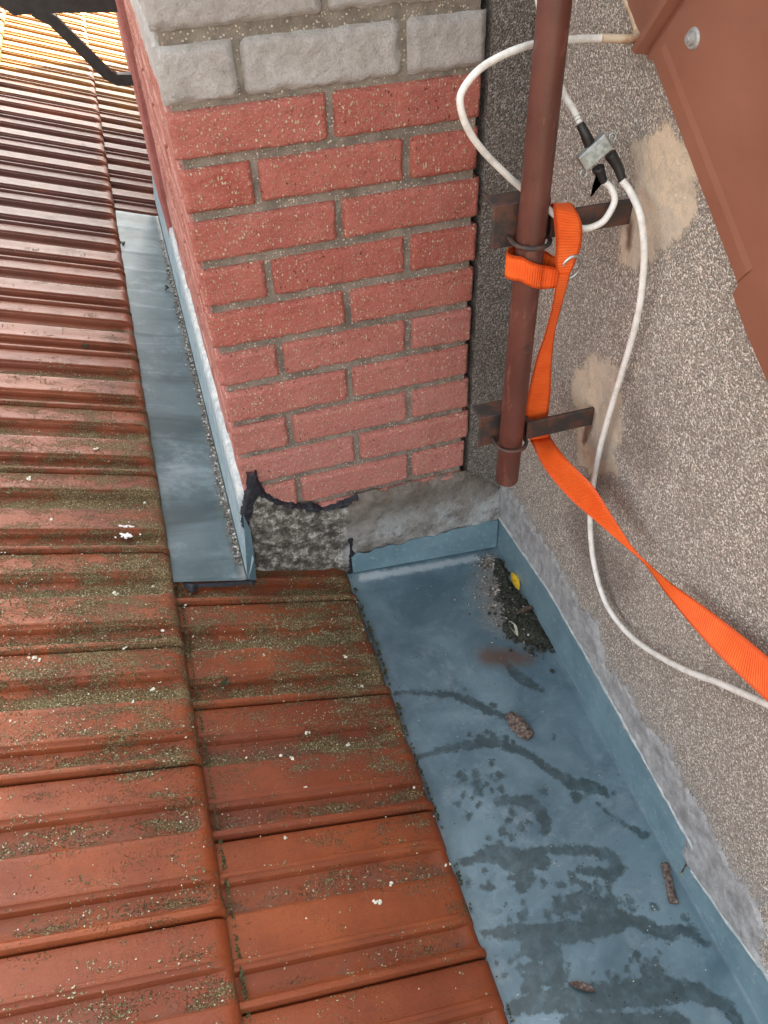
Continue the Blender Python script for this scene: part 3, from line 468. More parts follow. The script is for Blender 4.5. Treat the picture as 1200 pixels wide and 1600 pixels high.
n = N('grit'); r = n.voro(160)[1]; M['grit'] = n.out(n.ramp(r.outputs[0], [(0, (.035, .03, .026)), (.5, (.16, .14, .12)), (.8, (.30, .27, .23)), (.95, (.62, .58, .52))]), .9)
n = N('moss'); f = n.noise(190, 4, .7); M['moss'] = n.out(n.ramp(f, [(.38, (.020, .022, .008)), (.55, (.075, .075, .028)), (.68, (.22, .21, .10))]), .95, n.bump(f, .8, .003))
n = N('moss_grain'); r = n.voro(300)[1]; M['moss_grain'] = n.out(n.ramp(r.outputs[0], [(0, (.04, .032, .015)), (.4, (.10, .085, .04)), (.7, (.18, .16, .08)), (.93, (.42, .39, .27))]), .95)
n = N('green_moss'); f = n.noise(190, 4, .7); M['green_moss'] = n.out(n.ramp(f, [(.38, (.010, .016, .006)), (.6, (.040, .058, .018))]), .95, n.bump(f, .8, .003))
n = N('lichen'); f = n.noise(220, 4, .7); M['lichen'] = n.out(n.ramp(f, [(.35, (.26, .26, .18)), (.55, (.58, .57, .48))]), .9, n.bump(f, .8, .002))
simple('white_dropping', (.74, .74, .72), .7, 0, .15, 150)
simple('deck', (.05, .04, .035), .9)
n = N('ground'); M['ground'] = n.out(n.mix(n.step(n.noise(.15, 5), .4, .6), (.06, .08, .035), (.14, .13, .10)), .95)
n = N('pink_render'); f = n.noise(30, 6, .65); g = n.noise(140, 5, .7)
col = n.mix(n.step(f, .3, .7), (.36, .12, .10), (.46, .17, .14)); col = n.mix(n.mul(n.step(g, .55, .75), .5), col, (.16, .07, .06)); M['pink_render'] = n.out(col, .8, n.bump(n.add(g, f), .9, .006))
n = N('house_roof'); M['house_roof'] = n.out(n.mix(n.step(n.noise(8, 5), .4, .6), (.13, .05, .03), (.2, .07, .045)), .7)

# ---------------------------------------------------------------- ground, neighbouring house, walls
mesh('ground', [(-150, -150, -7), (150, -150, -7), (150, 150, -7), (-150, 150, -7)], [(0, 1, 2, 3)], M['ground'])['kind'] = 'structure'
def verge(y): return 1.42 + .66 * y
house = thing('house', 'grey pebble-dashed house wall with pale mortar patches rising beside the gutter', 'house', (0, -1.5, -.2))
# gable end face: fine grid where it is seen, with the repair patches, rust and stains measured on it
ys = np.concatenate([np.arange(-4, -1.5, .25), np.arange(-1.5, .03, .006), np.arange(.2, 5.0, .3), [5.0]]); zs = np.concatenate([[-7, -3, -1, -.2], np.arange(-.02, 1.5, .006), np.arange(1.7, 5.4, .3)])
YY, ZZ = np.meshgrid(ys, zs, indexing='ij')
top = np.maximum(verge(YY) + .10, -6.9)
ZC = np.minimum(ZZ, top)
pa = np.maximum(sd_poly(YY, ZZ, PATCH_A), sd_poly(YY, ZZ, PATCH_B)); ru = sd_strokes(YY, ZZ, WALL_RUST); stn = sd_strokes(YY, ZZ, WALL_STAIN)
ce = sd_strokes(YY, ZZ, [[(p[0], p[1], .012) for p in CEMENT_BAND]])
ny, nz = YY.shape
V = np.stack([np.zeros(ny * nz), YY.ravel(), ZC.ravel()], 1)
F = []
for i in range(ny - 1):
    for j in range(nz - 1):
        if ZC[i, j] >= ZC[i, j + 1] and ZC[i + 1, j] >= ZC[i + 1, j + 1]: continue
        F.append((i * nz + j, i * nz + j + 1, (i + 1) * nz + j + 1, (i + 1) * nz + j))
mesh('gable_wall', V, F, M['pebbledash'], house, False, dict(patch=pa.ravel(), rust=ru.ravel(), stain=stn.ravel(), grime=ce.ravel()))
V, F = [], []
prof = [(-4, -7), (5.0, -7), (5.0, verge(5.0) + .08), (-4, max(verge(-4) + .08, -6))]
for x in (.012, 4.5): V += [(x, p[0], p[1]) for p in prof]
F = [(3, 2, 1, 0), (4, 5, 6, 7)] + [(i, (i + 1) % 4, 4 + (i + 1) % 4, 4 + i) for i in range(4)]
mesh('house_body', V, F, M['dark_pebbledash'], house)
V = []
for x in (.002, 4.7):
    for y in (-4.2, 5.02): V += [(x, y, verge(y) + .105), (x, y, verge(y) + .24)]
mesh('roof', V, [(0, 1, 3, 2), (4, 6, 7, 5), (0, 2, 6, 4), (1, 5, 7, 3), (0, 4, 5, 1), (2, 3, 7, 6)], M['house_roof'], house)
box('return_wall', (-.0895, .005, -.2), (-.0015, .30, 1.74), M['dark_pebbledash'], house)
# cement smear above the upstand
low_edge = [(p[0], p[1] - .02) for p in UPSTAND]
poly = CEMENT_BAND + low_edge[::-1]
slab('cement_band', (0, 0, 0), (0, 1, 0), (0, 0, 1), (-1, 0, 0), (-1.3, .0), (.03, .42), .003, lambda a, b: sd_poly(a, b, poly) + .016 * vnoise(a, b, 190, 3) + .045 * np.minimum(vnoise(a, b, 24, 4), .06), .004, .02, .006, M['band_cement'], house, 70, edge_noise=.03)
# ---------------------------------------------------------------- metal verge cladding on the gable
clad = thing('metal_cladding', 'red-brown sheet metal cladding covering the sloping edge of the grey wall', 'cladding', (-.01, -.6, 1.05))
def plate(name, poly, x0, x1, mat, parent, bevel=.0):
    bm = bmesh.new(); vs = [bm.verts.new((x0, p[0], p[1])) for p in poly]; f = bm.faces.new(vs)
    r = bmesh.ops.extrude_face_region(bm, geom=[f]); bmesh.ops.translate(bm, verts=[v for v in r['geom'] if isinstance(v, bmesh.types.BMVert)], vec=(x1 - x0, 0, 0))
    if bevel:
        bmesh.ops.recalc_face_normals(bm, faces=bm.faces); bmesh.ops.bevel(bm, geom=list(bm.edges), offset=bevel, segments=2, affect='EDGES', profile=.5)
    return from_bm(name, bm, mat, parent)
ce_ = CLADDING
main = [ce_[3], ce_[4], ce_[5]] + [ce_[6], ce_[7], (-.80, .93), (-1.05, .80), (-1.25, 1.0), (-.75, 1.5), CLAD_RIB[3]]
d_ = Vector((CLAD_RIB[3][0] - CLAD_RIB[2][0], CLAD_RIB[3][1] - CLAD_RIB[2][1])); e_ = Vector(CLAD_RIB[2]) + d_ * 6; g_ = Vector(CLAD_RIB[1]) + d_ * 6
main = [ce_[3], ce_[4], ce_[5], ce_[6], ce_[7], (-.80, .93), (-1.05, .77), (-1.2, .80), (-1.3, 1.1), tuple(e_)]
plate('sheet', main, -.006, -.015, M['cladding_paint'], clad, .002)
tail = [ce_[8], ce_[9], ce_[10], (-.79, .915), (-1.0, .78), (-1.0, .70), (-.70, .97)]
plate('lower_sheet', [(-.655, 1.026), (-.6652, 1.0039), (-.70, .975), (-1.05, .74), (-1.07, .77), (-.70, 1.02)], -.002, -.0055, M['cladding_paint'], clad)
far = [ce_[0], ce_[1], ce_[2], tuple(g_), (-.3, 1.9), (.2, 1.95), (.2, 1.58)]
plate('upper_sheet', far, -.004, -.012, M['cladding_paint'], clad, .002)
# folded seam between the two sheets
V = []
cs = [(0.0, .012), (.06, .018), (.30, .034), (.62, .034), (.80, .014), (1.0, .010)]
for tt in (0, 1):
    a = Vector(CLAD_RIB[1]) + d_ * 6 * tt; b = Vector(CLAD_RIB[2]) + d_ * 6 * tt
    for k, hgt in cs: p = a.lerp(b, k); V.append((-hgt * (1 if tt else .75), p.x, p.y))
nn = len(cs); F = [(i, i + 1, nn + i + 1, nn + i) for i in range(nn - 1)] + [tuple(range(nn))[::-1]]
mesh('seam', V, F, M['cladding_paint'], clad)
# stiffening fold along the lower edge
a = Vector(ce_[4]); b = Vector(ce_[5]); t_ = (b - a).normalized(); nrm = Vector((-t_.y, t_.x)); nrm = nrm if nrm.y > 0 else -nrm
V = []
for q in (a + t_ * .003, b - t_ * .002):
    for off, hh in ((.0015, .0152), (.003, .0163), (.024, .0166), (.034, .0151)): p = q + nrm * off; V.append((-hh, p.x, p.y))
mesh('edge_hem', V, [(i, i + 1, 5 + i, 4 + i) for i in range(3)], M['cladding_paint'], clad)
bo = BOLT[0]
bm = bmesh.new()
for r, x0, x1 in ((.0125, -.0148, -.0178), (.0075, -.0178, -.0225), (.004, -.0225, -.0245)):
    bmesh.ops.create_cone(bm, cap_ends=True, segments=20, radius1=r, radius2=r * .86, depth=abs(x1 - x0), matrix=Matrix.Translation(((x0 + x1) / 2, bo[0], bo[1])) @ Matrix.Rotation(-math.pi / 2, 4, 'Y'))
from_bm('bolt', bm, M['bolt_grey'], clad)

# ---------------------------------------------------------------- tiled roof
T18 = math.tan(math.radians(18)); CA, SA = math.cos(math.radians(18)), math.sin(math.radians(18))
def surf(x, off=0): return .05 + T18 * (-.395 - x) + off
roof = thing('tiled_roof', 'sloping roof of glossy red-brown ribbed clay tiles with mossy lower edges', 'roof', (-.8, 0, .2))
PROF = [(0, -0.012), (-0.0030, -0.0100), (-0.0042, -0.0015), (-0.006, 0), (-0.03, 0.0003), (-0.0565, 0), (-0.059, 0.001), (-0.061, 0.0044), (-0.064, 0.0052), (-0.067, 0.0044), (-0.069, 0.0004), (-0.071, -0.001), (-0.075, -0.0012), (-0.0765, -0.0035), (-0.0790, -0.0130), (-0.083, -0.0150), (-0.105, -0.0155), (-0.119, -0.0148), (-0.1235, -0.0105), (-0.129, -0.0025), (-0.132, 0.0), (-0.139, 0.0006), (-0.169, 0.0003), (-0.1955, 0), (-0.198, 0.001), (-0.2, 0.0044), (-0.203, 0.0052), (-0.206, 0.0044), (-0.208, 0.0004), (-0.21, -0.001), (-0.214, -0.0012), (-0.2155, -0.0035), (-0.2180, -0.0130), (-0.222, -0.0150), (-0.244, -0.0152), (-0.256, -0.006), (-0.259, 0.003), (-0.261, 0.0062), (-0.2655, 0.0076), (-0.27, 0.0066), (-0.2732, 0.001), (-0.274, -0.006), (-0.274, -0.015)]
LOWM = [1 if (-.125 < v < -.083 or -.2535 < v < -.222) else 0 for v, h in PROF]
R_ = .026; US = [0, .0000001] + [R_ * (1 - math.cos(q * math.pi / 2 / 6)) for q in range(1, 7)] + [.033, .040, .048, .058, .075, .11, .2, .33, .455]
US[1] = .0
def tile_mesh():
    V, F, low, nose, edge = [], [], [], [], []
    for iu, u in enumerate(US):
        if iu == 0: arc = -.034
        else: arc = -R_ * .9 * (1 - math.sqrt(max(0, 1 - ((R_ - u) / R_) ** 2))) if u < R_ else 0
        kk = min(max((u - .006) / .036, 0), 1); fade = kk * kk * (3 - 2 * kk)
        ks = min(max((u + .01) / .03, 0), 1)
        for (v, h), lo in zip(PROF, LOWM):
            joint = v < -.256 or v > -.004
            rib = h > .0012 and not joint
            hh = h * (1 if joint else (fade if rib else .35 + .65 * fade)) + arc
            V.append((-u * CA + hh * SA, v, u * SA + hh * CA)); low.append(lo * max(fade, .3)); nose.append(max(0, 1 - u / .30)); edge.append(max(0, 1 - max(u, 0) / .012) if iu > 1 else 1)
    n = len(PROF)
    for i in range(len(US) - 1):
        for j in range(n - 1): F.append((i * n + j, (i + 1) * n + j, (i + 1) * n + j + 1, i * n + j + 1))
    return V, F, low, nose, edge
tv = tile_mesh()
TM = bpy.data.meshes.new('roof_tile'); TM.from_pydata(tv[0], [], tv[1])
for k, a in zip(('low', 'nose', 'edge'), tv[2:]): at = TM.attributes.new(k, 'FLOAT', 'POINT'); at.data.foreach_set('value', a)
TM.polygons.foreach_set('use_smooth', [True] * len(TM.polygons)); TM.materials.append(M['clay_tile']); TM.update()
bm = bmesh.new(); bm.from_mesh(TM); bmesh.ops.recalc_face_normals(bm, faces=bm.faces)
if sum(f.normal.z for f in bm.faces) < 0: bmesh.ops.reverse_faces(bm, faces=bm.faces)
for e in bm.edges:
    if len(e.link_faces) == 2 and e.calc_face_angle(0) > .75: e.smooth = False
bm.to_mesh(TM); bm.free()
RB = base_of(roof); PIT = .2745
def cut_mesh(cuts):
    bm = bmesh.new(); bm.from_mesh(TM)
    for co, no in cuts: bmesh.ops.bisect_plane(bm, geom=list(bm.verts) + list(bm.edges) + list(bm.faces), plane_co=co, plane_no=no, clear_outer=True)
    me = TM.copy(); bm.to_mesh(me); bm.free(); return me
def put_tile(x, y, z, me=None):
    o = bpy.data.objects.new('roof_tile', me or TM); C.objects.link(o); o.parent = roof
    j = random.uniform
    o.location = Vector((x + j(-.0012, .0012), y, z + j(-.0008, .0008))) - RB; o.rotation_euler = (j(-.002, .002), j(-.0012, .0012), j(-.0015, .0015)); return o
XR, XL, XT, XF = -.400, -.800, -1.222, -1.644
ZR, ZL, ZT = surf(XR), surf(XL, .035), surf(XT, .070); ZF = surf(XF, .105)
J_R, J_L = -.112, .0235
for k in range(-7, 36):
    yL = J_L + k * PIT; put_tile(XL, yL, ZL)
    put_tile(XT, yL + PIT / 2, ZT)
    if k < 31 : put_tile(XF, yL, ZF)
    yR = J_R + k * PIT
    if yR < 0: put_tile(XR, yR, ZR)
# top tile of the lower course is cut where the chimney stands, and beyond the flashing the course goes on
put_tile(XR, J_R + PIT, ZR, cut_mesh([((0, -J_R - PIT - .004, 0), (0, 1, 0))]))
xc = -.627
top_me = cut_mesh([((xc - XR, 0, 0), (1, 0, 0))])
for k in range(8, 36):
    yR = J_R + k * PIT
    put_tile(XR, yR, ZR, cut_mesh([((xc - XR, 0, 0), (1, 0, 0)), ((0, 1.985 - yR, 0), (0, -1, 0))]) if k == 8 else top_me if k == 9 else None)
bm = bmesh.new()
vs = [bm.verts.new(p) for p in ((-.47, -3, surf(-.47, -.045)), (-.47, 9.8, surf(-.47, -.045)), (-4, 9.8, surf(-4, .14)), (-4, -3, surf(-4, .14)))]; bm.faces.new(vs)
from_bm('roof_deck', bm, M['deck'], roof)
# crust of moss along the noses, bits of lichen
def rocks(name, pts, mat, parent=None, squash=.7, kind='stuff', smooth=False):
    V, F = [], []
    ico = [(0, 0, 1), (.89, 0, .45), (.28, .85, .45), (-.72, .53, .45), (-.72, -.53, .45), (.28, -.85, .45), (.72, .53, -.45), (-.28, .85, -.45), (-.89, 0, -.45), (-.28, -.85, -.45), (.72, -.53, -.45), (0, 0, -1)]
    fi = [(0, 1, 2), (0, 2, 3), (0, 3, 4), (0, 4, 5), (0, 5, 1), (1, 6, 2), (2, 7, 3), (3, 8, 4), (4, 9, 5), (5, 10, 1), (2, 6, 7), (3, 7, 8), (4, 8, 9), (5, 9, 10), (1, 10, 6), (11, 7, 6), (11, 8, 7), (11, 9, 8), (11, 10, 9), (11, 6, 10)]
    for (x, y, z, r) in pts:
        b = len(V); a = random.uniform(0, 6.28); c, s = math.cos(a), math.sin(a); st = random.uniform(.7, 1.5)
        for q in ico:
            j = random.uniform(.7, 1.25) * r; px, py = q[0] * c * st - q[1] * s, q[0] * s * st + q[1] * c
            V.append((x + px * j, y + py * j, z + q[2] * j * squash))
        F += [tuple(b + i for i in f) for f in fi]
    o = mesh(name, V, F, mat, parent, smooth)
    if kind: o['kind'] = kind
    return o
pts = []
for i in range(6000):
    y = random.uniform(-1.3, 1.95)
    if vnoise(np.array([y]), np.array([.3]), 14, 3)[0] < random.uniform(-.35, .1): continue
    pts.append((XL + random.uniform(-.002, .004), y, surf(XL, random.uniform(-.003, .002)), random.uniform(.0007, .0022)))
for i in range(900):
    y = random.uniform(-1.3, -.02)
    if vnoise(np.array([y]), np.array([.9]), 18, 3)[0] < random.uniform(-.1, .2): continue
    pts.append((XR + random.uniform(-.002, .003), y, random.uniform(.020, .034), random.uniform(.0008, .0026)))
for i in range(40):
    y = random.gauss(-.25, .10); pts.append((XR + random.uniform(0, .005), y, random.uniform(.02, .032), random.uniform(.002, .0045)))
rocks('moss_fringe', pts, M['moss'], roof)
pts = []
for q_, (x, y, z) in enumerate(LICHEN):
    for q in range(random.choice((1, 2, 3, 5))):
        r = random.uniform(.0014, .0042); dx, dy = random.gauss(0, .0028), random.gauss(0, .0022)
        pts.append((x + dx, y + dy, z - T18 * dx - .001, r))
for q in range(700):
    y = random.gauss(-.15, .45)
    if random.random() < .55: x = random.uniform(-1.2, XL - .01); z = surf(x, .0355)
    elif y < -.02: x = random.uniform(XL + .01, XR - .01); z = surf(x, .0005)
    else: continue
    if y < -1.3: continue
    pts.append((x, y, z - .0006, random.uniform(.0006, .0016)))
rocks('lichen_spots', pts, M['lichen'], roof, .35)

PV = np.array([p[0] for p in PROF][::-1]); PHh = np.array([p[1] for p in PROF][::-1])
def crust(x0, z0, J, xs_, ys_, nn):
    x = RNG.uniform(xs_[0], xs_[1], nn); y = RNG.uniform(ys_[0], ys_[1], nn)
    v = (y - J) % PIT - PIT; hh = np.interp(v, PV, PHh)
    lo = ((v > -.125) & (v < -.083)) | ((v > -.2535) & (v < -.222))
    m_ = vnoise(x * .55, y * 1.6, 20, 5) + .45 * vnoise(x, y, 70, 3) + .17 * lo + .19 * np.exp(-((y + .18) / .40) ** 2) - .30 + .10 * np.clip(1 - (x0 - x) / .3, 0, 1)
    k = (m_ > RNG.uniform(-.16, .10, nn)) & (v > -.271) & (v < -.003)
    z = z0 + (x0 - x) * T18 + hh / CA
    return [(a, q, c, float(RNG.choice([.0006, .0009, .0012, .0018]))) for a, q, c in zip(x[k], y[k], z[k])]
cr = crust(XL, ZL, J_L, (-1.2, XL - .026), (-1.15, 1.5), 60000) + crust(XR, ZR, J_R, (XL + .006, XR - .026), (-1.15, -.03), 30000)
rocks('moss_crust', cr, M['moss_grain'], roof, .6)
# ---------------------------------------------------------------- chimney
chim = thing('chimney', 'brick chimney stack painted salmon red with bare grey bricks on top', 'chimney', (-.36, .7, .1))
XC0, XC1, YC1, ZCT = -.612, -.100, 1.44, 1.74
box('mortar_core', (XC0 + .008, .0112, -.1), (XC1 - .008, YC1 - .008, ZCT), M['mortar'], chim)
def brick(lo, hi, mat, front, grey=False, label=None):
    bm = bmesh.new(); L3 = [hi[i] - lo[i] for i in range(3)]; ax = 0 if L3[0] >= L3[1] else 1
    jit, bev = (.0016, .003) if not grey else (.003, .006)
    lo2 = (lo[0], lo[1] + (.0065 if front else 0), lo[2]); box_bm(bm, lo2, hi)
    es = [e for e in bm.edges if abs((e.verts[0].co - e.verts[1].co)[ax]) > .5 * L3[ax]]
    bmesh.ops.subdivide_edges(bm, edges=es, cuts=5 if L3[ax] > .15 else 3, use_grid_fill=True)
    for v in bm.verts: v.co += Vector([random.uniform(-jit, jit) * (1 if k != 1 else .4) for k in range(3)])
    bmesh.ops.recalc_face_normals(bm, faces=bm.faces)
    sharp = [e for e in bm.edges if len(e.link_faces) == 2 and e.calc_face_angle(0) > .8]
    bmesh.ops.bevel(bm, geom=sharp, offset=bev, segments=1, affect='EDGES', profile=.5)
    bmesh.ops.recalc_face_normals(bm, faces=bm.faces)
    if front:
        # the exposed face: worn outline, chipped arrises, coarse texture
        cx, cz, hw, hh = (lo[0] + hi[0]) / 2, (lo[2] + hi[2]) / 2, (hi[0] - lo[0]) / 2, (hi[2] - lo[2]) / 2
        us = np.linspace(-hw - .001, hw + .001, max(8, int(2 * hw / .0035))); vs_ = np.linspace(-hh - .001, hh + .001, max(8, int(2 * hh / .0035)))
        U, V_ = np.meshgrid(us, vs_, indexing='ij'); gx, gz = U + cx, V_ + cz
        rr = .006 if not grey else .012; qx, qz = np.abs(U) - hw + rr, np.abs(V_) - hh + rr
        sd = rr - np.hypot(np.maximum(qx, 0), np.maximum(qz, 0)) - np.minimum(np.maximum(qx, qz), 0)
        sd = sd + (.0065 if not grey else .012) * vnoise(gx + 9, gz + 4, 55, 4) - .0006
        ed = .0045 if not grey else .010; k = np.clip(sd / ed, -1, 1); T = .0085 if not grey else .011
        hgt = T * np.where(k > 0, 1 - (1 - k) ** 2, k) + np.clip(k, 0, 1) * ((.0016 if not grey else .0050) * vnoise(gx, gz, 130 if not grey else 90, 4) + (.0030 if not grey else .006) * vnoise(gx, gz, 22, 3))
        grid = [[bm.verts.new((gx[a, c], lo[1] + .0085 - max(hgt[a, c], -.004), gz[a, c])) for c in range(len(vs_))] for a in range(len(us))]
        for a in range(len(us) - 1):
            for c in range(len(vs_) - 1):
                f = bm.faces.new((grid[a][c], grid[a + 1][c], grid[a + 1][c + 1], grid[a][c + 1])); f.smooth = True
    b_ = base_of(chim); bmesh.ops.translate(bm, verts=bm.verts, vec=-b_)
    me = bpy.data.meshes.new('brick'); bm.to_mesh(me); bm.free(); me.materials.append(mat)
    o = bpy.data.objects.new('brick', me); C.objects.link(o); o.parent = chim
    if label: o['label'] = label
    return o
for r in range(-7, 11):
    z1 = 1.142 - .0867 * r; z0 = z1 - .0700
    if r < 0: z0 = 1.1535 + .099 * (-r - 1); z1 = z0 + .078
    if z1 > ZCT: continue
    red = r >= 0; mat = M['red_brick'] if red else M['grey_brick']
    lab = None if red else 'bare grey brick'
    off = random.uniform(-.004, .004)
    two = (r % 2 == 0)
    xs = [(XC0, -.363 + off), (-.350 + off, XC1)] if two else [(XC0, -.499 + off), (-.486 + off, -.238 + off), (-.225 + off, XC1)]
    dep = .115 if two else .245
    for i, (a, b) in enumerate(xs):
        a2 = a - (random.uniform(0, .003) if i == 0 else 0); b2 = b + (random.uniform(-.007, .006) if i == len(xs) - 1 else 0)
        brick((a2, random.uniform(-.002, .002), z0), (b2, dep if i == 0 else .10, z1), mat, True, not red, lab)
    y = dep + .013
    while y < YC1 - .05:
        ye = min(y + .245, YC1)
        brick((XC0 - random.uniform(0, .003), y, z0), (XC0 + .1, ye, z1), mat, False, not red, lab); y = ye + .013
box('cap_slab', (XC0 - .06, -.05, ZCT + .001), (XC1 + .03, YC1 + .05, ZCT + .08), M['grey_brick'], chim, .01)
slab('cement_base', (0, 0, 0), (1, 0, 0), (0, 0, 1), (0, -1, 0), (-.63, .0), (.03, .40), .004, lambda a, b: sd_poly(a, b, CEMENT_BASE), .012, .014, .014, M['cement'], chim, 34, bury=.006, edge_noise=.014)
slab('bitumen_seal', (0, -.001, 0), (1, 0, 0), (0, 0, 1), (0, -1, 0), (-.66, -.33), (.02, .42), .002, lambda a, b: sd_strokes(a, b, BITUMEN) + .013 * vnoise(a, b, 45, 4), .0120, .0045, .0050, M['bitumen'], chim, 90, bury=.004)
# second stack right behind the first, flush with it
pw = thing('rear_chimney', 'second pink painted chimney stack standing close behind the front brick chimney', 'chimney', (-.36, 1.9, .1))
bm = bmesh.new(); box_bm(bm, (-.632, 1.456, -.1), (-.12, 2.19, 1.75), bevel=.008); bmesh.ops.subdivide_edges(bm, edges=[e for e in bm.edges if abs((e.verts[0].co - e.verts[1].co).z) > 1], cuts=20, use_grid_fill=True)
for v in bm.verts: v.co += Vector((random.uniform(-.004, .002), random.uniform(-.003, .003), 0))
from_bm('stack', bm, M['pink_render'], pw)
box('joint_mortar', (-.606, 1.438, -.1), (-.13, 1.4575, 1.7), M['dark_pebbledash'], pw)

# ---------------------------------------------------------------- box gutter
gut = thing('metal_gutter', 'wide blue-grey metal box gutter with dark wet streaks between tiles and wall', 'gutter', (-.2, -.6, 0))
def floor_z(x, y): 
    k = np.clip((y + .07) / .07, 0, 1); return -.045 * x + .020 * k * k * (3 - 2 * k) * np.clip(-x / .38, 0, 1) * (x > -.5)
xs = np.concatenate([[-.52, -.46], np.arange(-.43, -.004, .004), [-.003]]); ys = np.concatenate([np.arange(-3, -1.25, .25), np.arange(-1.25, .012, .004)])
XX, YY = np.meshgrid(xs, ys, indexing='ij'); nx, ny = XX.shape
ZZ = floor_z(XX, YY) + .0022 * vnoise(XX, YY, 7, 2) + .004 * np.clip((XX + .012) / .012, 0, 1) ** 2
F = [(i * ny + j, (i + 1) * ny + j, (i + 1) * ny + j + 1, i * ny + j + 1) for i in range(nx - 1) for j in range(ny - 1)]
mesh('gutter_floor', np.stack([XX.ravel(), YY.ravel(), ZZ.ravel()], 1), F, M['gutter_metal'], gut, True, dict(wet=sd_strokes(XX, YY, WET).ravel(), rust=sd_strokes(XX, YY, RUST).ravel(), dirt=sd_strokes(XX, YY, DIRT).ravel(), scuff=sd_strokes(XX, YY + .034, [[(p[0], p[1], .011) for p in SCUFF[0]]]).ravel()))
def strip(name, rows, thick_dir, th, mat, parent):
    """sheet metal strip from cross-sections (lists of points), given thickness"""
    V, F = [], []; m_ = len(rows[0]); td = Vector(thick_dir) * th
    for r in rows:
        V += [Vector(p) for p in r]
    nb = len(V); V += [v + td for v in V[:nb]]
    for i in range(len(rows) - 1):
        for j in range(m_ - 1):
            q = (i * m_ + j, (i + 1) * m_ + j, (i + 1) * m_ + j + 1, i * m_ + j + 1); F.append(q); F.append(tuple(nb + k for k in q[::-1]))
        for j in (0, m_ - 1):
            q = (i * m_ + j, (i + 1) * m_ + j); F.append((q[0], q[1], nb + q[1], nb + q[0]))
    for i in (0, len(rows) - 1):
        for j in range(m_ - 1): q = (i * m_ + j, i * m_ + j + 1); F.append((q[0], q[1], nb + q[1], nb + q[0]))
    bm = bmesh.new(); vv = [bm.verts.new(v) for v in V]
    for f in F: bm.faces.new([vv[k] for k in f])
    return from_bm(name, bm, mat, parent)
def dense(pl, step=.02):
    out = []
    for a, b in zip(pl[:-1], pl[1:]):
        a, b = Vector(a), Vector(b); n_ = max(1, int((b - a).length / step))
        out += [a.lerp(b, k / n_) for k in range(n_)]
    return out + [Vector(pl[-1])]
def up_rows(pl, wob=.0015):
    rows = []
    for p in dense(pl):
        y, z = p; z = z + random.uniform(-wob, wob)
        rows.append([(-.0035, y, .0030), (-.0060, y, .009), (-.0050, y, .5 * z), (-.0040, y, z - .003), (-.0055, y, z)])
    return rows
def lip_rows(pl): return [[(-.0062 + random.uniform(-.0008, .0005), p[0], p[1] - random.uniform(.0015, .004)), (-.0058, p[0], p[1] + .0012), (-.0005, p[0], p[1] + .0016)] for p in dense(pl, .012)]
strip('upstand_lip', lip_rows(UPSTAND[:5]), (0, 0, .5), .0015, M['chalky_seal'], gut); strip('upstand_lip', lip_rows(UPSTAND[6:] + [[-1.6, .11]]), (0, 0, .5), .0015, M['chalky_seal'], gut)
strip('wall_upstand', up_rows(UPSTAND[:5]), (1, 0, 0), .0022, M['upstand_metal'], gut)
strip('wall_upstand', up_rows(UPSTAND[5:] + [[-1.6, .11], [-3, .11]]), (1, 0, 0), .0022, M['upstand_metal'], gut)
slab('upstand_break', (-.0045, 0, 0), (0, 1, 0), (0, 0, 1), (-1, 0, 0), (-.925, -.875), (.04, .14), .003, lambda a, b: sd_poly(a, b, [(-.878, .108), (-.904, .119), (-.919, .068), (-.905, .052), (-.886, .066)]), .0025, .008, .003, M['band_cement'], gut, 80, edge_noise=.02)
rows = []
for k in range(26):
    x = -.392 + (.392 - .008) * k / 25; z0 = float(floor_z(np.array(x), np.array(-.01))) - .0; tz = .103 + .005 * math.sin(k * 1.7) * math.sin(k * .6) + random.uniform(-.003, .003) - (.010 if k == 0 else 0)
    rows.append([(x, -.0125, z0 - .0015), (x, -.0205, z0 + .007), (x, -.0190, z0 + .6 * (tz - z0)), (x, -.0165 + random.uniform(-.001, .001), tz)])
strip('back_upstand', rows, (0, 1, 0), .002, M['upstand_metal'], gut)
# ---------------------------------------------------------------- flashing beside the chimney
fls = thing('chimney_flashing', 'pale blue-grey metal flashing strip running up the roof along the chimney side', 'flashing', (-.7, 0, .17))
ux = np.concatenate([[-.83, -.81], np.arange(-.80, -.6475, .004)]); vy = np.arange(-.050, 1.99, .012)
UX, VY = np.meshgrid(ux, vy, indexing='ij'); nx, ny = UX.shape
lap = .003 * (np.floor((VY + .05) / .40) % 2) * 0
UZ = surf(UX, .011) + .002 * vnoise(UX, VY, 9, 2) + .0025 * np.exp(-((VY - 1.62) / .006) ** 2) + .0025 * np.exp(-((VY - 1.83) / .006) ** 2) + .0028 * np.exp(-((VY - .58) / .007) ** 2) + .0025 * np.exp(-((VY - .27 - .05 * UX) / .005) ** 2) + .002 * np.exp(-((VY - .95 + .1 * UX) / .006) ** 2) + .003 * vnoise(UX, VY, 4, 3) + .004 * np.clip((UX + .665) / .0175, 0, 1) ** 2
F = [(i * ny + j, (i + 1) * ny + j, (i + 1) * ny + j + 1, i * ny + j + 1) for i in range(nx - 1) for j in range(ny - 1)]
gr = .016 - np.abs(UX + .651 + .004 * np.sin(VY * 9))
fo = mesh('flashing_sheet', np.stack([UX.ravel(), VY.ravel(), UZ.ravel()], 1), F, M['flashing_metal'], fls, True, dict(grime=gr.ravel()))
bm = bmesh.new(); bm.from_mesh(fo.data); r = bmesh.ops.solidify(bm, geom=list(bm.faces), thickness=.002); bm.to_mesh(fo.data); bm.free()
rows, rows2 = [], []
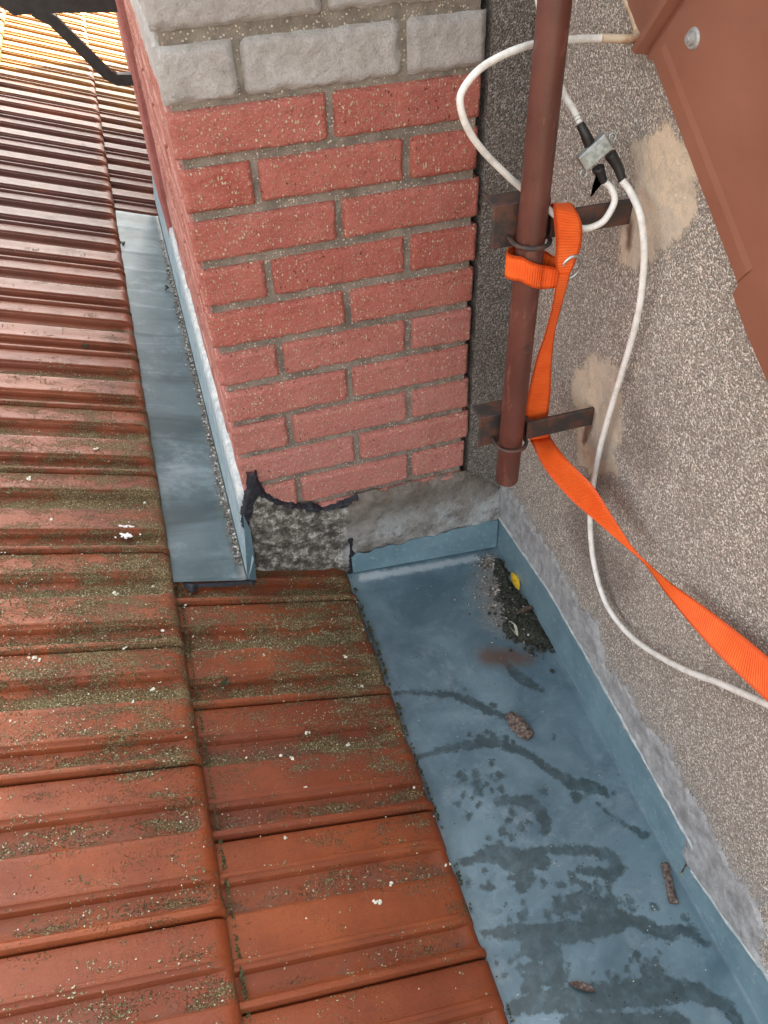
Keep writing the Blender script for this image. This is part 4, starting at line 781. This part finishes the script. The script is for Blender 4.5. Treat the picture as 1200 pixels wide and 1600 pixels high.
for k in range(80):
    y = -.05 + k / 79 * 2.25; zb = surf(-.646, .012); s = min(1, max(0, (y + .05) / .12))
    zt = zb + .165 + .010 * math.sin(y * 5) * s + random.uniform(-.002, .002)
    if y < .03: zt = zb + .06 + (y + .05) / .08 * .105
    xb, xt = -.646, -.6265
    rows.append([(xb - .001, y, zb), (xb + .002, y, zb + .010), (xb + .5 * (xt - xb), y, zb + .5 * (zt - zb)), (xt, y, zt)])
    if y > 0.0: rows2.append([(xt - .003, y, zt - .012), (xt + .002, y, zt + .004 + random.uniform(0, .004)), (-.609, y, zt + .012 + random.uniform(-.005, .009))])
strip('side_upstand', rows, (1, 0, 0), .002, M['chalky_metal'], fls)
strip('mortar_seal', rows2, (1, 0, -.6), .004, M['chalky_seal'], fls)
V, F = [], []
zb = surf(-.646, .012)
tab = [(-.648, -.05, zb), (-.628, -.053, zb - .006), (-.622, -.045, zb + .06), (-.618, -.036, zb + .14), (-.626, -.028, zb + .185), (-.636, -.040, zb + .10)]
bm = bmesh.new(); vs = [bm.verts.new(p) for p in tab]; bm.faces.new(vs); r = bmesh.ops.solidify(bm, geom=list(bm.faces), thickness=.002)
from_bm('bent_end', bm, M['upstand_metal'], fls)
sx = .0
slab('bitumen_edge', (0, 0, surf(0, .0)), (1, 0, -T18), (0, 1, 0), (SA, 0, CA), (-.83, -.60), (-.14, .0), .003, lambda a, b: np.maximum(sd_poly(a, b, [p[:2] for p in BIT_ROOF[:3]] + [(-.775, -.045)]), sd_strokes(a, b, [[(p[0], p[1], .005) for p in BIT_ROOF[2:]] + [(-.64, -.05, .004)]])), .006, .006, .001, M['bitumen'], fls, 60, bury=.003)

# gravel lying in the fold of the flashing
pts = []
for i in range(3600):
    y = random.uniform(.0, 1.75); wd = .0045 + .006 * abs(vnoise(np.array([y]), np.array([.2]), 9, 2)[0] + .35); x = -.650 - abs(random.gauss(0, wd)); r = random.choice((.0008, .0012, .0016, .0024))
    pts.append((x, y, surf(x, .0125 + .3 * r), r))
for i in range(22):
    y = random.uniform(.0, 1.6); x = -.651 - random.uniform(0, .008); pts.append((x, y, surf(x, .014), random.uniform(.003, .005)))
g = rocks('flashing_gravel', pts, M['grit'], None); g['label'] = 'fine grey gravel and grit lying in the fold of the chimney flashing'; g['category'] = 'gravel'

# ---------------------------------------------------------------- mast pipe with wall brackets
PX, PY, PR = -.1555, -.333, .0208
mast = thing('mast_pipe', 'red-brown painted steel mast pipe held upright on two black wall brackets', 'mast', (PX, PY, .55))
V, F = tube([Vector((PX, PY, z)) for z in (.552, .556, .7, .9, 1.1, 1.3, 1.6, 2.3)], [PR - .002] + [PR] * 7, 28)
o = mesh('pipe', V, F, M['rust_paint'], mast, True)
bm = bmesh.new(); bm.from_mesh(o.data)
for e in bm.edges:
    if e.calc_face_angle(0) > .7: e.smooth = False
bm.to_mesh(o.data); bm.free()
for zc in (1.036, .661):
    zt = zc + .0185; zl = zc - .0185
    arm = bmesh.new(); box_bm(arm, (-.128, PY - .004, zl), (.03, PY + .004, zt), bevel=.0015); from_bm('bracket_arm', arm, M['rusty_steel'], mast)
    cl = bmesh.new(); box_bm(cl, (-.206, PY + .022, zc - .035), (-.118, PY + .028, zc + .030), bevel=.0015); box_bm(cl, (-.206, PY + .0275, zc + .024), (-.118, PY + .062, zc + .030), bevel=.0015)
    from_bm('clamp_plate', cl, M['rusty_steel'], mast)
    web = bmesh.new(); box_bm(web, (-.128, PY - .0035, zc - .017), (-.119, PY + .023, zc + .017)); from_bm('clamp_web', web, M['rusty_steel'], mast)
    u = []
    for q in range(19):
        a = math.pi * q / 18; u.append(Vector((PX - .0275 * math.cos(a), PY - .0275 * math.sin(a), zc - .018)))
    u = [Vector((PX - .0275, PY + .04, zc - .018))] + u + [Vector((PX + .0275, PY + .04, zc - .018))]
    V, F = tube(u, .0035, 8); mesh('u_bolt', V, F, M['rusty_steel'], mast, True)

# ---------------------------------------------------------------- orange strap
strap = thing('ratchet_strap', 'bright orange webbing strap looped round the mast pipe and trailing down right', 'strap', tuple(STRAP_TOP[-1][0]))
def ribbon(name, pairs, mat, parent, n=6, th=.0016):
    L_ = smooth_path([p[0] for p in pairs], n); R2 = smooth_path([p[1] for p in pairs], n)
    V, F, UV = [], [], []; s = 0; m_ = 7
    for i, (a, b) in enumerate(zip(L_, R2)):
        if i: s += ((a + b) / 2 - (L_[i - 1] + R2[i - 1]) / 2).length
        t = (L_[min(i + 1, len(L_) - 1)] - L_[max(i - 1, 0)] + R2[min(i + 1, len(L_) - 1)] - R2[max(i - 1, 0)]); nn_ = t.cross(b - a)
        nn_ = nn_.normalized() * th if nn_.length > 1e-9 else Vector((0, 0, th))
        for side in (0, 1):
            for k in range(m_): V.append(a.lerp(b, k / (m_ - 1)) + nn_ * side); UV.append((s, k / (m_ - 1) * .05))
    w_ = 2 * m_
    for i in range(len(L_) - 1):
        for k in range(m_ - 1):
            q = (i * w_ + k, i * w_ + k + 1, (i + 1) * w_ + k + 1, (i + 1) * w_ + k); F.append(q[::-1]); F.append(tuple(v + m_ for v in q))
        for k in (0, m_ - 1): F.append((i * w_ + k, (i + 1) * w_ + k, (i + 1) * w_ + k + m_, i * w_ + k + m_))
    F.append(tuple(range(m_)) + tuple(range(2 * m_ - 1, m_ - 1, -1))); e = (len(L_) - 1) * w_; F.append(tuple(e + k for k in range(m_)) + tuple(e + k for k in range(2 * m_ - 1, m_ - 1, -1)))
    o = mesh(name, V, F, mat, parent, False); uv = o.data.uv_layers.new(name='UVMap')
    for lp in o.data.loops: uv.data[lp.index].uv = UV[lp.vertex_index]
    o.data.polygons.foreach_set('use_smooth', [True] * len(o.data.polygons)); return o
ribbon('webbing', STRAP_TOP, M['webbing'], strap)
ribbon('webbing', STRAP_DROP, M['webbing'], strap)
for s_ in (STRAP_RUN,):          # both run on past the picture to where they meet the wall further down
    d0 = (Vector(s_[-1][0]) - Vector(s_[-2][0])); d1 = (Vector(s_[-1][1]) - Vector(s_[-2][1])); dd = (d0 + d1) / 2; dd.x = 0
    for k in range(1, 7): s_.append([list(Vector(s_[-1][0]) + dd), list(Vector(s_[-1][1]) + dd)])
dd = Vector(COAX_LONG[-1]) - Vector(COAX_LONG[-2]); dd.x = 0
for k in range(1, 7): COAX_LONG.append(list(Vector(COAX_LONG[-1]) + dd))
ribbon('webbing', STRAP_RUN, M['webbing'], strap)
pr = []
rc_ = Vector(RING[0]); ht = .041
path = [(rc_.x - .004, rc_.y + .004, .9640, .014)]
for q in range(0, 15):
    a = math.radians(-40 - q * 20); zz = .9640 + .021 * min(1, q / 5.0) - .006 * max(0, (q - 8) / 6)
    rr = PR + .0035 + (.010 * math.exp(-((q - 7) / 1.6) ** 2))
    path.append((PX + rr * math.cos(a), PY + rr * math.sin(a), zz, .019))
path.append((rc_.x - .006, rc_.y + .016, .972, .012))
for x, y, z, hh in path: pr.append([Vector((x, y, z + hh)), Vector((x, y, z - hh))])
ribbon('webbing', pr, M['webbing'], strap, 4)
rp = [rc_ + Vector((.0155 * math.cos(a), -.004 * math.sin(a * 1), .0195 * math.sin(a))) for a in [2 * math.pi * k / 28 for k in range(28)]]
V, F = tube(rp, .0027, 8, False, True); mesh('steel_ring', V, F, M['galvanised'], strap, True)

# ---------------------------------------------------------------- aerial cables and splitter
def cable(name, label, pts, r, mat):
    t = thing(name, label, 'cable', tuple(pts[0])); V, F = tube(smooth_path(pts, 8), r, 12); mesh('cable_sheath', V, F, mat, t, True); return t
c1 = cable('coaxial_cable', 'white cable curving out in a loop round the mast from wall corner to splitter', COAX_LOOP[3:], .0048, M['coax_white'])
V, F = tube(smooth_path(COAX_LOOP[:4] + [COAX_LOOP[4]], 8), .0054, 12); mesh('stained_sheath', V, F, M['coax_aged'], c1, True)
c2 = cable('coaxial_cable', 'short white cable dropping behind the mast pipe into the top of the splitter', COAX_DOWN, .0046, M['coax_white'])
pth = smooth_path(COAX_DOWN, 8)
for i in (44, 46, 49, 51):
    if i < len(pth) - 2:
        V, F = tube([pth[i], pth[i].lerp(pth[i + 1], .35)], .0051, 12); mesh('printed_mark', V, F, M['label_grey'], c2, True)
c3 = cable('coaxial_cable', 'long white cable hanging down the pebble-dashed wall behind the orange strap', COAX_LONG, .0050, M['coax_white'])
spl = thing('cable_splitter', 'small grey metal aerial splitter box with three black cable boots', 'splitter', tuple(BOX[3]))
q = [Vector(p) for p in BOX]; mid_ = (q[0] + q[1] + q[2] + q[3]) / 4; q = [mid_ + (p - mid_) * 1.14 for p in q]; e1 = (q[1] - q[0]); e2 = (q[3] - q[0]); nz_ = e1.cross(e2).normalized()
if nz_.y > 0: nz_ = -nz_
def quadbox(name, q0, a, b, nrm, d0, d1, mat, bev=.001):
    bm = bmesh.new(); A = [q0, q0 + a, q0 + a + b, q0 + b]; lo = [bm.verts.new(p + nrm * d0) for p in A]; hi = [bm.verts.new(p + nrm * d1) for p in A]
    bm.faces.new(lo); bm.faces.new(hi)
    for i in range(4): bm.faces.new((lo[i], lo[(i + 1) % 4], hi[(i + 1) % 4], hi[i]))
    bmesh.ops.recalc_face_normals(bm, faces=bm.faces)
    if bev: bmesh.ops.bevel(bm, geom=list(bm.edges), offset=bev, segments=2, affect='EDGES', profile=.5)
    return from_bm(name, bm, mat, spl)
quadbox('case', q[0], e1, e2, nz_, -.016, 0, M['cast_zinc'], .0018)
quadbox('lid', q[0] + e1 * .05 + e2 * .08, e1 * .9, e2 * .84, nz_, .0003, .0015, M['cast_zinc'], .0005)
quadbox('lid_label', q[0] + e1 * .13 + e2 * .2, e1 * .74, e2 * .6, nz_, .0016, .0020, M['label_grey'], 0)
for k, p in enumerate(LUGS):
    p = Vector(p); rp = [p + e1.normalized() * .0048 * math.cos(a) + e2.normalized() * .0048 * math.sin(a) for a in [2 * math.pi * i / 16 for i in range(16)]]
    V, F = tube(rp, .0017, 6, False, True); mesh('mounting_lug', V, F, M['cast_zinc'], spl, True)
for b in BOOTS:
    P_ = smooth_path(b, 6); V, F = tube(P_, [.0056 + .0030 * (i / (len(P_) - 1)) for i in range(len(P_))], 14); mesh('cable_boot', V, F, M['black_rubber'], spl, True)
bm = bmesh.new(); vs = [bm.verts.new(p) for p in TAPE_FLAG]; f = bm.faces.new(vs); bmesh.ops.solidify(bm, geom=[f], thickness=.0008); from_bm('loose_tape', bm, M['black_rubber'], spl)

# ---------------------------------------------------------------- black roof bracket on the chimney side
brk = thing('steel_bracket', 'black flat-steel step bracket with diagonal brace bolted to the chimney side', 'bracket', (-.62, 1.53, .78))
def flat(name, pts, wdt, y0, y1):
    bm = bmesh.new(); P = [Vector((p[0], 0, p[1])) for p in pts]; prev = None; Ls, Rs = [], []
    for i, p in enumerate(P):
        t = (P[min(i + 1, len(P) - 1)] - P[max(i - 1, 0)]).normalized(); nrm = Vector((-t.z, 0, t.x)); 
        k = 1.0
        if 0 < i < len(P) - 1:
            t1 = (P[i] - P[i - 1]).normalized(); k = 1 / max(.5, t.dot(t1))
        Ls.append(p + nrm * wdt / 2 * k); Rs.append(p - nrm * wdt / 2 * k)
    ring = Ls + Rs[::-1]; vs = [bm.verts.new((v.x, y0, v.z)) for v in ring]; f = bm.faces.new(vs)
    r = bmesh.ops.extrude_face_region(bm, geom=[f]); bmesh.ops.translate(bm, verts=[v for v in r['geom'] if isinstance(v, bmesh.types.BMVert)], vec=(0, y1 - y0, 0))
    return from_bm(name, bm, M['black_steel'], brk)
flat('step_bar', [(-.960, 1.10), (-.935, 1.015), (-.915, .998), (-.86, .996), (-.613, .976)], .036, 1.515, 1.545)
flat('brace', [(-.865, .985), (-.820, .955), (-.705, .797), (-.680, .780), (-.612, .772)], .031, 1.5165, 1.5435)
box('fixing_plate', (-.624, 1.50, .72), (-.6145, 1.556, 1.06), M['black_steel'], brk, .001)

# ---------------------------------------------------------------- leaves, bark, dirt and droppings
def leaf(name, label, p, q, width, mat, lift=.004, curl=.006, nx_=8, cat='leaf', z=None):
    a, b = Vector(p), Vector(q); a.z += lift; b.z += lift; d = b - a; s = Vector((-d.y, d.x, 0)).normalized(); V, F = [], []
    for i in range(nx_ + 1):
        t = i / nx_; wv_ = width * math.sin(math.pi * min(1, t * .94 + .04)) ** .75
        for k in (-1, -.5, 0, .5, 1): V.append(a + d * t + s * wv_ * k + Vector((0, 0, curl * (abs(k) ** 1.5) * math.sin(math.pi * t) + curl * .6 * (t - .5) ** 2 + random.uniform(0, curl * .15))))
    for i in range(nx_):
        for k in range(4): F.append((i * 5 + k, i * 5 + k + 1, i * 5 + k + 6, i * 5 + k + 5))
    o = mesh(name, V, F, mat, None, True); return props(o, label, cat)
leaf('fallen_leaf', 'small yellow leaf lying on the dark dirt in the gutter corner', YELLOW_LEAF[0], YELLOW_LEAF[1], .0095, M['yellow_leaf'], .024, .004)
leaf('fallen_leaf', 'curled brown leaf on the dirt pile just below the yellow leaf', BROWN_LEAF[0], BROWN_LEAF[1], .007, M['brown_leaf'], .018, .007)
leaf('fallen_leaf', 'pale grey shrivelled leaf at the lower left side of the dirt pile', PALE_LEAF[0], PALE_LEAF[1], .008, M['pale_leaf'], .010, .006)
leaf('fallen_leaf', 'dry tan leaf with stalk lying in the wet bottom part of the gutter', DRY_LEAF[0], DRY_LEAF[1], .007, M['bark'], .002, .008)
def chunk(name, label, p, q, wid, hgt, mat, cat, taper):
    a, b = Vector(p), Vector(q); d = b - a; ax = d.normalized(); s = Vector((-ax.y, ax.x, 0)); V, F = [], []; n_ = 10; m_ = 9
    for i in range(n_ + 1):
        t = i / n_; w_ = wid * taper(t)
        for k in range(m_):
            q_ = 2 * math.pi * k / m_; j = random.uniform(.8, 1.2)
            V.append(a + d * t + s * math.cos(q_) * w_ * j + Vector((0, 0, hgt * (.45 + .5 * math.sin(q_) * j))) + ax * random.uniform(-.002, .002))
    for i in range(n_):
        for k in range(m_): F.append((i * m_ + k, i * m_ + (k + 1) % m_, (i + 1) * m_ + (k + 1) % m_, (i + 1) * m_ + k))
    F.append(tuple(range(m_))[::-1]); F.append(tuple(n_ * m_ + k for k in range(m_)))
    o = mesh(name, V, F, mat, None, False); return props(o, label, cat)
chunk('bark_piece', 'lump of rough brown bark lying on the blue gutter floor', BARK[0], BARK[1], .017, .013, M['bark'], 'bark', lambda t: .35 + .75 * math.sin(math.pi * min(1, t * .75 + .12)) if t < .95 else .55)
chunk('crust_strip', 'narrow dark strip of crusty debris near the gutter upstand', STICK[0], STICK[1], .0075, .009, M['bark'], 'debris', lambda t: 1.0 + .15 * math.sin(9 * t))
o = slab('dirt_pile', (0, 0, .003), (1, 0, -.045), (0, 1, 0), (0, 0, 1), (-.16, .0), (-.40, .0), .003, lambda a, b: sd_strokes(a, b, PILE) + .030 * vnoise(a, b, 70, 3), .008, .020, .016, M['soil'], None, 90)
props(o, 'dark mossy dirt heaped against the wall upstand in the gutter corner', 'dirt', None, 'stuff')
pts = []
for i in range(1500):
    s = random.choice(DIRT[0]); a = random.uniform(0, 6.28); r = abs(random.gauss(0, .6)) * s[2]; x, y = s[0] + r * math.cos(a), s[1] + r * math.sin(a)
    if x > -.02 or y > -.03: continue
    k = random.choice((.0007, .001, .0014, .002, .003)); pts.append((x, y, -.045 * x + k * .5 + (.010 if random.random() < .12 else 0), k))
for i in range(500):
    x, y = random.uniform(-.38, -.03), random.uniform(-1.15, -.05); k = random.choice((.0005, .0007, .001)); pts.append((x, y, -.045 * x + k * .4, k))
clods = []
for i in range(620):
    s = random.choice(PILE[0]); a = random.uniform(0, 6.28); r = abs(random.gauss(0, .62)) * s[2] * 1.6; x, y = s[0] + r * math.cos(a), s[1] + r * math.sin(a)
    if x < -.012: k = random.choice((.0016, .0024, .0034, .005)); clods.append((x, y, -.045 * x + max(.003, .012 - .25 * r) + k * .2, k))
o2 = rocks('dirt_clods', clods, M['soil'], None); props(o2, 'dark crumbly clods of soil on and around the dirt heap', 'dirt')
o = rocks('gutter_grit', pts, M['grit'], None); props(o, 'scattered grit and crumbs round the dirt heap in the gutter', 'grit')
st = []; rd = random.Random(11)
for (cx, cy, cz) in DROPPING:
    for q in range(12):
        a = rd.uniform(0, 6.28); r0 = rd.uniform(0, .009); r1 = r0 + rd.uniform(.002, .012); s0 = rd.uniform(.0012, .0034)
        st.append([[cx + r0 * math.cos(a), cy + .6 * r0 * math.sin(a), s0], [cx + r1 * math.cos(a), cy + .6 * r1 * math.sin(a), s0 * .3]])
    for q in range(8): st.append([[cx + rd.gauss(0, .012), cy + rd.gauss(0, .007), rd.uniform(.0006, .0016)]])
o = slab('bird_dropping', (0, 0, surf(0, .0355)), (1, 0, -T18), (0, 1, 0), (SA, 0, CA), (DROPPING[0][0] - .03, DROPPING[0][0] + .03), (DROPPING[1][1] - .03, DROPPING[0][1] + .03), .0011, lambda a, b: sd_strokes(a, b, st) + .004 * vnoise(a, b, 150, 2), .0022, .003, .0015, M['white_dropping'], None, 120, bury=.010)
props(o, 'white splashed bird dropping on the red tile left of the flashing', 'bird dropping')
LB = ['green moss tuft growing on the left tiles, far from the chimney', 'green moss tuft at the upper left edge of the flashing', 'green moss clump in the gravel beside the flashing upstand', 'dark crumb of moss on the tile below the flashing end']
for (x, y, z), lab in zip(MOSS_TUFT, LB):
    o = rocks('moss_tuft', [(x + random.gauss(0, .005), y + random.gauss(0, .006), z + random.uniform(0, .005), random.uniform(.0018, .004)) for _ in range(14)], M['green_moss'], None, .9, None); props(o, lab, 'moss')
